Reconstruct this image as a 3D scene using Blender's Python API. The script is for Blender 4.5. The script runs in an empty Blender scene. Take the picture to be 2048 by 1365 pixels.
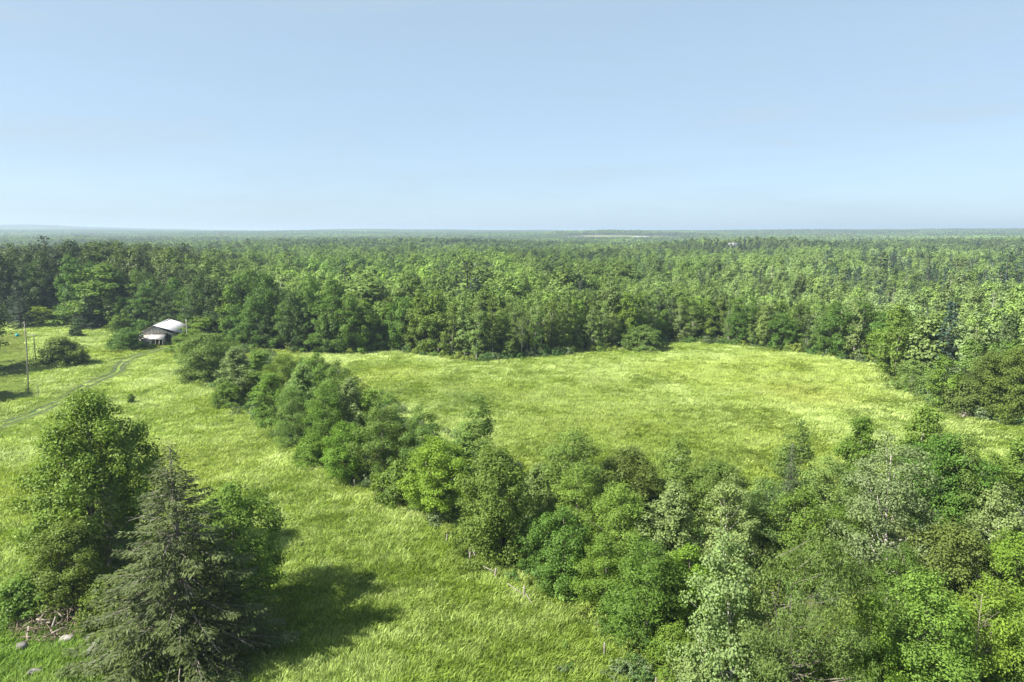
import bpy, math, random
import numpy as np
from mathutils import Vector

# ------------------------------------------------------------------ camera, sky, sun, exposure
SC = bpy.context.scene
COL = SC.collection
R = math.radians
CAM_H = 35.0
PITCH = R(9.02)
F, CX, CY = 1365.0, 1024.0, 682.5          # focal length and centre of the photograph in its pixels

cam_d = bpy.data.cameras.new('camera')
cam = bpy.data.objects.new('camera', cam_d)
COL.objects.link(cam)
cam.location = (0, 0, CAM_H)
cam.rotation_euler = (math.pi / 2 - PITCH, 0, 0)
cam_d.lens = 24.0
cam_d.sensor_width = 36.0
cam_d.clip_start = 0.5
cam_d.clip_end = 60000.0
SC.camera = cam

SUN_EL = R(45.0)
SUN_AZ = R(22.0)                            # shadows fall to +X, turned this far towards +Y
world = bpy.data.worlds.new('World')
SC.world = world
world.use_nodes = True
wn = world.node_tree
bg = wn.nodes['Background']
sky = wn.nodes.new('ShaderNodeTexSky')
sky.sky_type = 'NISHITA'
sky.sun_disc = False
sky.sun_elevation = SUN_EL
sky.sun_rotation = math.atan2(-math.cos(SUN_AZ), -math.sin(SUN_AZ))
sky.altitude = 0
sky.air_density = 0.6
sky.dust_density = 1.0
sky.ozone_density = 0.8
# thin even summer haze all over the sky, with faint high cirrus
def wnode(kind, **kw):
    n = wn.nodes.new(kind)
    for k, v in kw.items(): setattr(n, k, v)
    return n
wtc = wnode('ShaderNodeTexCoord')
wmp = wnode('ShaderNodeMapping'); wmp.inputs['Scale'].default_value = (1.2, 1.2, 9.0)
wnz = wnode('ShaderNodeTexNoise'); wnz.inputs['Scale'].default_value = 2.2; wnz.inputs['Detail'].default_value = 7.0; wnz.inputs['Roughness'].default_value = 0.6
wrg = wnode('ShaderNodeMapRange')
for i_, v_ in ((1, 0.42), (2, 0.8), (3, 0.68), (4, 0.84)): wrg.inputs[i_].default_value = v_
wmx = wnode('ShaderNodeMix', data_type='RGBA')
wmx.inputs[7].default_value = (1.8, 2.4, 2.84, 1.0)
wn.links.new(wtc.outputs['Generated'], wmp.inputs[0]); wn.links.new(wmp.outputs[0], wnz.inputs['Vector'])
wn.links.new(wnz.outputs['Fac'], wrg.inputs[0]); wn.links.new(wrg.outputs[0], wmx.inputs[0])
wn.links.new(sky.outputs[0], wmx.inputs[6]); 
wr2 = wnode('ShaderNodeMapRange')
for i_, v_ in ((1, 0.52), (2, 0.8), (3, 0.0), (4, 0.35)): wr2.inputs[i_].default_value = v_
wm2 = wnode('ShaderNodeMix', data_type='RGBA'); wm2.inputs[7].default_value = (2.35, 2.6, 2.8, 1.0)
wn.links.new(wnz.outputs['Fac'], wr2.inputs[0]); wn.links.new(wr2.outputs[0], wm2.inputs[0])
wn.links.new(wmx.outputs[2], wm2.inputs[6]); wn.links.new(wm2.outputs[2], bg.inputs[0])
bg.inputs[1].default_value = 0.085

sun_d = bpy.data.lights.new('sun', 'SUN')
sun_d.energy = 4.9
sun_d.angle = R(0.53)
sun_d.color = (1.0, 0.95, 0.86)
sun = bpy.data.objects.new('sun', sun_d)
COL.objects.link(sun)
sun_dir = Vector((math.cos(SUN_AZ) * math.cos(SUN_EL), math.sin(SUN_AZ) * math.cos(SUN_EL), -math.sin(SUN_EL)))
sun.rotation_euler = sun_dir.to_track_quat('-Z', 'Y').to_euler()
sun.location = (-200, -50, 300)

SC.view_settings.view_transform = 'Standard'
SC.view_settings.look = 'None'
SC.view_settings.gamma = 1.0
SC.view_settings.exposure = 1.7
SC.render.engine = 'CYCLES'
SC.cycles.max_bounces = 5
SC.cycles.diffuse_bounces = 3
SC.cycles.transmission_bounces = 3
SC.cycles.volume_bounces = 0
SC.cycles.use_denoising = True
SC.cycles.denoiser = 'OPENIMAGEDENOISE'
SC.cycles.denoising_input_passes = 'RGB_ALBEDO_NORMAL'
SC.cycles.denoising_prefilter = 'ACCURATE'
SC.cycles.sample_clamp_indirect = 4.0

# ------------------------------------------------------------------ helpers
rng = np.random.default_rng(11)
random.seed(5)

def tag(o, label=None, cat=None, group=None, kind=None):
    if label: o['label'] = label
    if cat: o['category'] = cat
    if group: o['group'] = group
    if kind: o['kind'] = kind
    return o

def vnoise(x, y, scale, seed=0):
    """smooth value noise, 0..1"""
    r = np.random.default_rng(1000 + seed)
    tab = r.random((64, 64))
    x = np.asarray(x, float) / scale + 7.3 * seed
    y = np.asarray(y, float) / scale + 3.1 * seed
    xi = np.floor(x).astype(int); yi = np.floor(y).astype(int)
    fx = x - xi; fy = y - yi
    fx = fx * fx * (3 - 2 * fx); fy = fy * fy * (3 - 2 * fy)
    a = tab[xi % 64, yi % 64]; b = tab[(xi + 1) % 64, yi % 64]
    c = tab[xi % 64, (yi + 1) % 64]; d = tab[(xi + 1) % 64, (yi + 1) % 64]
    return (a * (1 - fx) + b * fx) * (1 - fy) + (c * (1 - fx) + d * fx) * fy

def sstep(a, b, x):
    t = np.clip((np.asarray(x, float) - a) / (b - a), 0, 1)
    return t * t * (3 - 2 * t)

def terrain(x, y):
    x = np.asarray(x, float); y = np.asarray(y, float)
    r = np.hypot(x, y)
    h = 6.5 * np.exp(-(((x + 205) / 95) ** 2 + ((y - 300) / 80) ** 2))
    h = h + 0.5 * (vnoise(x, y, 45, 1) - 0.5) * sstep(60, 140, r)
    far = sstep(350, 1200, r)
    h = h + far * 11.0 * (vnoise(x, y, 620, 2) - 0.5) + far * 5.0 * (vnoise(x, y, 240, 3) - 0.5)
    h = h + 15 * np.exp(-(((x - 300) / 130) ** 2 + ((y - 930) / 90) ** 2))          # rise under the white house
    h = h + 9 * np.exp(-(((x + 160) / 260) ** 2 + ((y - 1250) / 160) ** 2))
    h = h + sstep(1500, 6000, r) * 33.0
    h = h + sstep(3500, 6500, r) * 24.0 * (vnoise(x, y, 1500, 5) - 0.5)
    h = h + 14 * np.exp(-(((x - 2700) / 1900) ** 2 + ((y - 4300) / 500) ** 2))      # right ridge
    h = h + 46 * np.exp(-(((x + 4650) / 420) ** 2 + ((y - 6500) / 500) ** 2))       # blue hill on the left
    h = h + 22 * np.exp(-(((x + 3900) / 900) ** 2 + ((y - 6800) / 500) ** 2))
    h = h + 9 * np.exp(-(((x + 2600) / 700) ** 2 + ((y - 6600) / 500) ** 2))
    h = h + 20 * np.exp(-(((x - 450) / 420) ** 2 + ((y - 3050) / 260) ** 2))
    h = h + 9 * np.exp(-(((x + 1150) / 450) ** 2 + ((y - 5600) / 400) ** 2))
    return h

cp, sp = math.cos(PITCH), math.sin(PITCH)
def ground_at(px, py, far=12000):
    """the ground point that a point of the photograph shows"""
    a = (px - CX) / F; b = (CY - py) / F
    d = np.array([a, cp + b * sp, -sp + b * cp]); d /= np.linalg.norm(d)
    t0, t = 0.0, 20.0
    while t < far:
        p = d * t
        if CAM_H + p[2] <= terrain(p[0], p[1]):
            for _ in range(30):
                m = (t0 + t) / 2
                p = d * m
                if CAM_H + p[2] <= terrain(p[0], p[1]): t = m
                else: t0 = m
            break
        t0 = t; t *= 1.01
    p = d * t
    return np.array([p[0], p[1], float(terrain(p[0], p[1]))])

def depth(P):
    return P[1] * cp - (P[2] - CAM_H) * sp

def top_z(P, top_y):
    k = (CY - top_y) / F
    return CAM_H + P[1] * (k * cp - sp) / (cp + k * sp)

def project(x, y, z):
    zr = z - CAM_H
    zc = y * cp - zr * sp
    return CX + F * x / zc, CY - F * (y * sp + zr * cp) / zc

def in_poly(x, y, poly):
    x = np.asarray(x); y = np.asarray(y)
    ins = np.zeros(x.shape, bool)
    n = len(poly)
    for i in range(n):
        x1, y1 = poly[i]; x2, y2 = poly[(i + 1) % n]
        c = ((y1 > y) != (y2 > y)) & (x < (x2 - x1) * (y - y1) / (y2 - y1 + 1e-12) + x1)
        ins ^= c
    return ins

def dist_line(x, y, line):
    x = np.asarray(x, float); y = np.asarray(y, float)
    best = np.full(x.shape, 1e9)
    for (x1, y1), (x2, y2) in zip(line[:-1], line[1:]):
        dx, dy = x2 - x1, y2 - y1
        t = np.clip(((x - x1) * dx + (y - y1) * dy) / (dx * dx + dy * dy + 1e-12), 0, 1)
        best = np.minimum(best, np.hypot(x - x1 - t * dx, y - y1 - t * dy))
    return best

def walk(line, step):
    """points every step metres along a polyline"""
    out = []; acc = 0.0
    for (x1, y1), (x2, y2) in zip(line[:-1], line[1:]):
        L = math.hypot(x2 - x1, y2 - y1)
        while acc < L:
            t = acc / L
            out.append((x1 + (x2 - x1) * t, y1 + (y2 - y1) * t)); acc += step
        acc -= L
    return out

class Geo:
    """collects quads (a triangle repeats its last corner) with a material slot and a tone per face"""
    def __init__(s): s.v = []; s.f = []; s.m = []; s.t = []; s.n = 0
    def add(s, v, f, mat=0, tone=0.5):
        v = np.asarray(v, float).reshape(-1, 3); f = np.asarray(f, int).reshape(-1, 4)
        s.v.append(v); s.f.append(f + s.n); s.n += len(v)
        s.m.append(np.full(len(f), mat, int))
        s.t.append(np.broadcast_to(np.asarray(tone, float), (len(f),)).copy())
    def merge(s, o, mat=None):
        for v, f, m, t in zip(o.v, [np.concatenate(o.f)] if 0 else o.f, o.m, o.t):
            pass
        if not o.v: return s
        V = np.concatenate(o.v); Fc = np.concatenate(o.f); M = np.concatenate(o.m); T = np.concatenate(o.t)
        s.v.append(V); s.f.append(Fc + s.n); s.n += len(V)
        s.m.append(M if mat is None else np.full(len(M), mat, int)); s.t.append(T)
        return s
    def transformed(s, loc=(0, 0, 0), rz=0, sc=(1, 1, 1)):
        g = Geo()
        V = np.concatenate(s.v) * np.asarray(sc)
        c, q = math.cos(rz), math.sin(rz)
        V = np.stack([V[:, 0] * c - V[:, 1] * q, V[:, 0] * q + V[:, 1] * c, V[:, 2]], 1) + np.asarray(loc)
        g.v = [V]; g.f = [np.concatenate(s.f)]; g.m = [np.concatenate(s.m)]; g.t = [np.concatenate(s.t)]; g.n = len(V)
        return g
    def mesh(s, name, mats, smooth=False):
        V = np.concatenate(s.v); Q = np.concatenate(s.f); M = np.concatenate(s.m); T = np.concatenate(s.t)
        tri = Q[:, 2] == Q[:, 3]
        cnt = np.where(tri, 3, 4)
        keep = np.ones(Q.shape, bool); keep[tri, 3] = False
        loops = Q[keep]
        me = bpy.data.meshes.new(name)
        me.vertices.add(len(V)); me.vertices.foreach_set('co', V.astype(np.float32).ravel())
        me.loops.add(len(loops)); me.loops.foreach_set('vertex_index', loops.astype(np.int32))
        me.polygons.add(len(Q))
        start = np.concatenate([[0], np.cumsum(cnt)[:-1]])
        me.polygons.foreach_set('loop_start', start.astype(np.int32))
        me.polygons.foreach_set('material_index', M.astype(np.int32))
        if smooth: me.polygons.foreach_set('use_smooth', np.ones(len(Q), bool))
        at = me.attributes.new('tone', 'FLOAT', 'FACE'); at.data.foreach_set('value', T.astype(np.float32))
        for m in mats: me.materials.append(m)
        me.update(calc_edges=True)
        return me

def obj(name, me, parent=None, loc=(0, 0, 0), rot=(0, 0, 0), scale=(1, 1, 1)):
    o = bpy.data.objects.new(name, me)
    COL.objects.link(o)
    o.location = loc; o.rotation_euler = rot; o.scale = scale
    if parent: o.parent = parent
    return o

def empty(name, loc, rz=0.0, scale=(1, 1, 1)):
    o = bpy.data.objects.new(name, None)
    COL.objects.link(o)
    o.empty_display_size = 0.3
    o.location = loc; o.rotation_euler = (0, 0, rz); o.scale = scale
    return o

def tube(g, pts, radii, n=5, mat=0, tone=0.5, cap=True):
    pts = np.asarray(pts, float); k = len(pts)
    radii = np.broadcast_to(np.asarray(radii, float), (k,))
    d = np.gradient(pts, axis=0) if k > 2 else np.repeat((pts[1] - pts[0])[None], 2, 0)
    d /= np.linalg.norm(d, axis=1)[:, None] + 1e-9
    ref = np.where(np.abs(d[:, 2:3]) > 0.9, np.array([[1., 0, 0]]), np.array([[0, 0, 1.]]))
    a = np.cross(d, ref); a /= np.linalg.norm(a, axis=1)[:, None] + 1e-9
    b = np.cross(d, a)
    th = np.linspace(0, 2 * math.pi, n, endpoint=False)
    V = pts[:, None] + radii[:, None, None] * (np.cos(th)[None, :, None] * a[:, None] + np.sin(th)[None, :, None] * b[:, None])
    i = np.arange(k - 1)[:, None]; j = np.arange(n)[None]
    f = np.stack([i * n + j, i * n + (j + 1) % n, (i + 1) * n + (j + 1) % n, (i + 1) * n + j], -1).reshape(-1, 4)
    V = V.reshape(-1, 3)
    if cap:
        V = np.concatenate([V, pts[-1:], pts[:1]])
        q = k * n
        jj = np.arange(n)
        f = np.concatenate([f, np.stack([(k - 1) * n + jj, (k - 1) * n + (jj + 1) % n, np.full(n, q), np.full(n, q)], -1),
                            np.stack([(jj + 1) % n, jj, np.full(n, q + 1), np.full(n, q + 1)], -1)])
    g.add(V, f, mat, tone)

def box(g, c, s, mat=0, rz=0.0, tone=0.5, taper=1.0):
    x, y, z = np.asarray(s) / 2.0
    V = np.array([[-x, -y, -z], [x, -y, -z], [x, y, -z], [-x, y, -z],
                  [-x * taper, -y * taper, z], [x * taper, -y * taper, z], [x * taper, y * taper, z], [-x * taper, y * taper, z]])
    cc, q = math.cos(rz), math.sin(rz)
    V = np.stack([V[:, 0] * cc - V[:, 1] * q, V[:, 0] * q + V[:, 1] * cc, V[:, 2]], 1) + np.asarray(c)
    g.add(V, [[0, 3, 2, 1], [4, 5, 6, 7], [0, 1, 5, 4], [1, 2, 6, 5], [2, 3, 7, 6], [3, 0, 4, 7]], mat, tone)

def slab(g, corners, th, mat=0, tone=0.5):
    """a thick sheet over four corners given in order"""
    P = np.asarray(corners, float)
    n = np.cross(P[1] - P[0], P[3] - P[0]); n /= np.linalg.norm(n)
    V = np.concatenate([P, P - n * th])
    g.add(V, [[0, 1, 2, 3], [7, 6, 5, 4], [0, 4, 5, 1], [1, 5, 6, 2], [2, 6, 7, 3], [3, 7, 4, 0]], mat, tone)

def unit(v):
    return v / (np.linalg.norm(v, axis=-1, keepdims=True) + 1e-9)

def leaves(g, P, N, length, width, tone, mat=0, down=0.25, rg=rng, fold=0.0):
    """one diamond leaf (or spray) for each point P with normal N"""
    n = len(P)
    t = unit(rg.normal(size=(n, 3)) + np.array([0, 0, -down]))
    t = unit(t - N * np.sum(t * N, 1, keepdims=True))
    b = np.cross(N, t)
    L = np.broadcast_to(length, (n,))[:, None]; W = np.broadcast_to(width, (n,))[:, None]
    c0 = P - t * L * 0.5
    c2 = P + t * L * 0.5 - N * L * 0.12
    c1 = P + b * W * 0.5 - N * L * 0.02 + t * L * 0.05
    c3 = P - b * W * 0.5 - N * L * 0.02 + t * L * 0.05
    V = np.stack([c0, c1, c2, c3], 1).reshape(-1, 3)
    f = np.arange(4 * n).reshape(n, 4)
    g.add(V, f, mat, tone)

# ------------------------------------------------------------------ materials
def new_mat(name):
    m = bpy.data.materials.new(name); m.use_nodes = True
    nt = m.node_tree
    for n in list(nt.nodes): nt.nodes.remove(n)
    out = nt.nodes.new('ShaderNodeOutputMaterial')
    return m, nt, out

def node(nt, kind, **kw):
    n = nt.nodes.new(kind)
    for k, v in kw.items(): setattr(n, k, v)
    return n

def math_n(nt, op, a, b=None, clamp=False):
    n = node(nt, 'ShaderNodeMath', operation=op, use_clamp=clamp)
    for i, v in enumerate((a, b)):
        if v is None: continue
        if isinstance(v, (int, float)): n.inputs[i].default_value = v
        else: nt.links.new(v, n.inputs[i])
    return n.outputs[0]

def mix_c(nt, fac, a, b, blend='MIX'):
    n = node(nt, 'ShaderNodeMix', data_type='RGBA', blend_type=blend)
    if isinstance(fac, (int, float)): n.inputs[0].default_value = fac
    else: nt.links.new(fac, n.inputs[0])
    for i, v in ((6, a), (7, b)):
        if isinstance(v, tuple): n.inputs[i].default_value = (v + (1,))[:4]
        else: nt.links.new(v, n.inputs[i])
    return n.outputs[2]

def leaf_mat(name, source, rough=0.5, spec=0.12, trans=0.34, through=(1.35, 1.25, 0.55)):
    """leaf colour from the tree's own tint; paler leaf backs where the tint's alpha asks for it"""
    m, nt, out = new_mat(name)
    if source == 'object':
        oi = node(nt, 'ShaderNodeObjectInfo'); col, alpha = oi.outputs['Color'], oi.outputs['Alpha']
    else:
        at = node(nt, 'ShaderNodeAttribute', attribute_type='INSTANCER', attribute_name='tint')
        col, alpha = at.outputs['Color'], at.outputs['Alpha']
    tn = node(nt, 'ShaderNodeAttribute', attribute_type='GEOMETRY', attribute_name='tone').outputs['Fac']
    k = math_n(nt, 'ADD', math_n(nt, 'MULTIPLY', tn, 0.98), 0.72)
    sc = node(nt, 'ShaderNodeVectorMath', operation='SCALE')
    nt.links.new(col, sc.inputs[0]); nt.links.new(k, sc.inputs['Scale'])
    c = sc.outputs[0]
    geo = node(nt, 'ShaderNodeNewGeometry')
    back = math_n(nt, 'MULTIPLY', geo.outputs['Backfacing'], alpha)
    c = mix_c(nt, back, c, (0.42, 0.47, 0.36))
    p = node(nt, 'ShaderNodeBsdfPrincipled')
    nt.links.new(c, p.inputs['Base Color'])
    p.inputs['Roughness'].default_value = rough
    p.inputs['Specular IOR Level'].default_value = spec
    tr = node(nt, 'ShaderNodeBsdfTranslucent')
    nt.links.new(mix_c(nt, 1.0, c, through, 'MULTIPLY'), tr.inputs[0])
    mx = node(nt, 'ShaderNodeMixShader'); mx.inputs[0].default_value = trans
    nt.links.new(p.outputs[0], mx.inputs[1]); nt.links.new(tr.outputs[0], mx.inputs[2])
    nt.links.new(mx.outputs[0], out.inputs[0])
    return m

def plain_mat(name, col, rough=0.8, col2=None, scale=6.0, stretch=(1, 1, 1), spec=0.3, bump=0.0, metal=0.0, detail=4.0, lo=0.35, hi=0.65):
    m, nt, out = new_mat(name)
    p = node(nt, 'ShaderNodeBsdfPrincipled')
    p.inputs['Roughness'].default_value = rough
    p.inputs['Specular IOR Level'].default_value = spec
    p.inputs['Metallic'].default_value = metal
    if col2:
        tc = node(nt, 'ShaderNodeTexCoord')
        mp = node(nt, 'ShaderNodeMapping'); mp.inputs['Scale'].default_value = stretch
        nt.links.new(tc.outputs['Object'], mp.inputs[0])
        nz = node(nt, 'ShaderNodeTexNoise'); nz.inputs['Scale'].default_value = scale; nz.inputs['Detail'].default_value = detail
        nt.links.new(mp.outputs[0], nz.inputs['Vector'])
        rp = node(nt, 'ShaderNodeMapRange'); rp.inputs[1].default_value = lo; rp.inputs[2].default_value = hi
        nt.links.new(nz.outputs['Fac'], rp.inputs[0])
        nt.links.new(mix_c(nt, rp.outputs[0], col, col2), p.inputs['Base Color'])
        if bump:
            bp = node(nt, 'ShaderNodeBump'); bp.inputs['Strength'].default_value = bump; bp.inputs['Distance'].default_value = 0.05
            nt.links.new(nz.outputs['Fac'], bp.inputs['Height']); nt.links.new(bp.outputs[0], p.inputs['Normal'])
    else:
        p.inputs['Base Color'].default_value = col + (1,)
    nt.links.new(p.outputs[0], out.inputs[0])
    return m

LEAF = leaf_mat('leaf', 'object')
LEAF_I = leaf_mat('leaf_forest', 'instancer', trans=0.27)
NEEDLE = leaf_mat('needle', 'object', rough=0.6, spec=0.25, trans=0.12)
GRASS = leaf_mat('grass_blade', 'instancer', rough=0.55, spec=0.25, trans=0.4, through=(1.15, 1.2, 0.8))
BARK = plain_mat('bark', (0.11, 0.095, 0.08), 0.9, (0.2, 0.18, 0.155), 5, (1, 1, 0.3), bump=0.5)
BARK_D = plain_mat('dark_bark', (0.055, 0.045, 0.037), 0.9, (0.12, 0.105, 0.09), 5, (1, 1, 0.3), bump=0.5)
BIRCH = plain_mat('pale_bark', (0.46, 0.43, 0.385), 0.7, (0.17, 0.155, 0.135), 4, (1, 1, 2.0), bump=0.2, lo=0.5, hi=0.72)
DEADWOOD = plain_mat('dead_wood', (0.25, 0.22, 0.18), 0.9, (0.15, 0.128, 0.1), 6, (1, 1, 0.3), bump=0.3)
BROWNWOOD = plain_mat('brown_brush', (0.11, 0.08, 0.057), 0.9, (0.2, 0.16, 0.12), 8)
POSTWOOD = plain_mat('weathered_post', (0.24, 0.22, 0.19), 0.9, (0.14, 0.125, 0.105), 9, (1, 1, 0.25), bump=0.3)

# ------------------------------------------------------------------ where the open land lies
def line_px(pts):
    return [tuple(ground_at(x, y)[:2]) for x, y in pts]
FAR_EDGE_PX = [(0, 644), (70, 642), (145, 640), (152, 652), (215, 655), (290, 662), (378, 668), (470, 690), (600, 704), (690, 708),
               (780, 700), (880, 715), (960, 723), (1060, 714), (1200, 702), (1330, 684), (1450, 688), (1560, 700), (1640, 711),
               (1720, 723), (1788, 735), (1800, 768), (1860, 806), (1960, 838), (2048, 852)]
FAR_EDGE = line_px(FAR_EDGE_PX)
ex, ey = FAR_EDGE[-1]
OPEN = [(-420, -200), (-420, FAR_EDGE[0][1])] + FAR_EDGE + [(ex + 60, ey - 12), (ex + 120, -200)]
HEDGE = line_px([(345, 700), (385, 745), (470, 815), (560, 872), (650, 928), (740, 985), (850, 1030), (920, 1078), (1010, 1122), (1110, 1195), (1200, 1262), (1300, 1330), (1345, 1364)])
HEDGE_BACK = line_px([(420, 690), (520, 712), (640, 740), (700, 775), (790, 830), (860, 890), (960, 925), (1100, 1000), (1250, 1020), (1500, 1010), (1700, 985), (1850, 975), (2048, 965)])
THICKET = HEDGE + [(20, 38), (75, 38), (110, 70)] + HEDGE_BACK[::-1]
LAWN = line_px([(0, 662), (58, 664), (62, 700), (60, 745), (57, 792), (0, 802)])
LAWN = [(LAWN[0][0] - 60, LAWN[0][1])] + LAWN + [(LAWN[-1][0] - 60, LAWN[-1][1])]
TRACK_PX = [(-60, 872), (0, 851), (60, 830), (120, 803), (170, 775), (215, 754), (238, 738), (248, 724), (270, 712), (305, 703), (335, 696)]
TRACK = line_px(TRACK_PX)

# ------------------------------------------------------------------ ground
def far_field(x, y):
    """pale farm fields far off between the woods"""
    m = np.zeros(np.shape(x), bool)
    for cx_, cy_, wx, wy in ((430, 2750, 230, 160), (-2100, 6100, 260, 200), (-500, 3400, 130, 120), (1750, 2900, 160, 110), (3100, 4300, 300, 120), (900, 4600, 380, 120)):
        m |= (np.abs(np.asarray(x) - cx_) < wx) & (np.abs(np.asarray(y) - cy_) < wy)
    return m

def build_ground():
    fine = np.linspace(R(28), R(152), 300)
    rest = np.linspace(R(152), R(388), 50)[1:-1]
    ang = np.concatenate([fine, rest])
    rad = np.concatenate([[2.0, 12.0, 22.0], np.geomspace(30, 16000, 400)])
    A, Rr = np.meshgrid(ang, rad)
    X = Rr * np.cos(A); Y = Rr * np.sin(A)
    Z = terrain(X, Y)
    nA = len(ang); nR = len(rad)
    V = np.stack([X, Y, Z], -1).reshape(-1, 3)
    V = np.concatenate([V, [[0, 0, float(terrain(0, 0))]]])
    i = np.arange(nR - 1)[:, None]; j = np.arange(nA)[None]
    f = np.stack([i * nA + j, (i + 1) * nA + j, (i + 1) * nA + (j + 1) % nA, i * nA + (j + 1) % nA], -1).reshape(-1, 4)
    jj = np.arange(nA); c = len(V) - 1
    f = np.concatenate([f, np.stack([jj, (jj + 1) % nA, np.full(nA, c), np.full(nA, c)], -1)])
    g = Geo(); g.add(V, f)
    m, nt, out = new_mat('ground')
    at = node(nt, 'ShaderNodeAttribute', attribute_name='cover')
    sep = node(nt, 'ShaderNodeSeparateColor'); nt.links.new(at.outputs['Color'], sep.inputs[0])
    tc = node(nt, 'ShaderNodeNewGeometry')
    def noise(scale, detail=5):
        n = node(nt, 'ShaderNodeTexNoise'); n.inputs['Scale'].default_value = scale; n.inputs['Detail'].default_value = detail
        nt.links.new(tc.outputs['Position'], n.inputs['Vector']); return n.outputs['Fac']
    def ramp(v, lo, hi):
        n = node(nt, 'ShaderNodeMapRange'); n.inputs[1].default_value = lo; n.inputs[2].default_value = hi
        nt.links.new(v, n.inputs[0]); return n.outputs[0]
    mead = mix_c(nt, ramp(noise(0.06), 0.35, 0.65), (0.11, 0.178, 0.028), (0.165, 0.217, 0.052))
    mead = mix_c(nt, ramp(noise(1.3), 0.4, 0.7), mead, (0.085, 0.135, 0.022))
    lawn = mix_c(nt, ramp(noise(0.12), 0.35, 0.65), (0.1, 0.15, 0.022), (0.16, 0.18, 0.05))
    lawn = mix_c(nt, ramp(noise(2.5), 0.45, 0.75), lawn, (0.09, 0.15, 0.025))
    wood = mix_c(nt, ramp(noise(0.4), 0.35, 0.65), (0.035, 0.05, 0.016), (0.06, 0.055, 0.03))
    farf = mix_c(nt, ramp(noise(0.004), 0.4, 0.6), (0.1, 0.135, 0.05), (0.17, 0.175, 0.09))
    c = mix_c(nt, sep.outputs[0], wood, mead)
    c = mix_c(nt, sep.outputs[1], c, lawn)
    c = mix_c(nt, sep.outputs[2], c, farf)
    p = node(nt, 'ShaderNodeBsdfPrincipled'); nt.links.new(c, p.inputs['Base Color'])
    p.inputs['Roughness'].default_value = 0.9; p.inputs['Specular IOR Level'].default_value = 0.1
    bp = node(nt, 'ShaderNodeBump'); bp.inputs['Strength'].default_value = 0.6; bp.inputs['Distance'].default_value = 0.3
    nt.links.new(noise(2.0, 8), bp.inputs['Height']); nt.links.new(bp.outputs[0], p.inputs['Normal'])
    nt.links.new(p.outputs[0], out.inputs[0])
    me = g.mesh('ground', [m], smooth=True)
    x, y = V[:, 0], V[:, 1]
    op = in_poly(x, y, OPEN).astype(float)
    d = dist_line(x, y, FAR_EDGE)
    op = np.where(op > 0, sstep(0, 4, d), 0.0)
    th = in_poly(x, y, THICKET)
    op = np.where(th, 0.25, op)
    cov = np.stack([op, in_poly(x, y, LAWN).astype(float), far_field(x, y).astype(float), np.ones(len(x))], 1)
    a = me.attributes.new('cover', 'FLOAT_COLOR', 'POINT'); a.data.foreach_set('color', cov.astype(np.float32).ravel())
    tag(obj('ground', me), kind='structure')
build_ground()

def build_track():
    """two worn wheel ruts through the hay"""
    g = Geo()
    pts = np.array(walk(TRACK, 1.5))
    pts = pts + np.stack([vnoise(pts[:, 0], pts[:, 1], 9, 21) - 0.5, vnoise(pts[:, 0], pts[:, 1], 9, 22) - 0.5], 1) * 2.2
    t = unit(np.gradient(pts, axis=0)); nrm = np.stack([-t[:, 1], t[:, 0]], 1)
    for s in (-1, 1):
        w = 0.55 + 0.3 * vnoise(pts[:, 0], pts[:, 1], 4, 23 + s)
        ring = []
        for q, up in ((-1, 0.02), (0, 0.05), (1, 0.02)):
            e = pts + nrm * (s * 1.0 + q * w[:, None])
            ring.append(np.stack([e[:, 0], e[:, 1], terrain(e[:, 0], e[:, 1]) + up], 1))
        V = np.stack(ring, 1).reshape(-1, 3)
        i = np.arange(len(pts) - 1)[:, None]; j = np.arange(2)[None]
        g.add(V, np.stack([i * 3 + j, i * 3 + j + 1, (i + 1) * 3 + j + 1, (i + 1) * 3 + j], -1).reshape(-1, 4))
    m = plain_mat('worn_grass_shaded', (0.03, 0.052, 0.011), 0.9, (0.06, 0.075, 0.02), 0.45)  # worn grass, darkened so that the shading of the ruts is in its colour
    tag(obj('track', g.mesh('track', [m], True)), kind='structure')
build_track()

# ------------------------------------------------------------------ tree shapes
def profile_round(t):  return np.sqrt(np.clip(1 - (2 * t - 0.86) ** 2 / 1.36, 0, 1)) * (0.55 + 0.45 * np.minimum(1, t / 0.25))
def profile_oval(t):   return np.clip(np.sin(np.pi * np.clip(0.1 + 0.9 * t, 0, 1) ** 0.85), 0, 1) ** 0.65
def profile_column(t): return np.clip(np.sin(np.pi * np.clip(0.14 + 0.86 * t, 0, 1) ** 0.8), 0, 1) ** 0.5 * (1 - 0.25 * t)
def profile_dome(t):   return np.sqrt(np.clip(1 - t ** 2.1, 0, 1)) * (0.82 + 0.18 * np.minimum(1, t / 0.15))
def profile_cone(t):   return np.clip(1 - t, 0, 1) ** 0.75 * np.minimum(1, 0.55 + t / 0.2 * 0.45)

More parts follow.
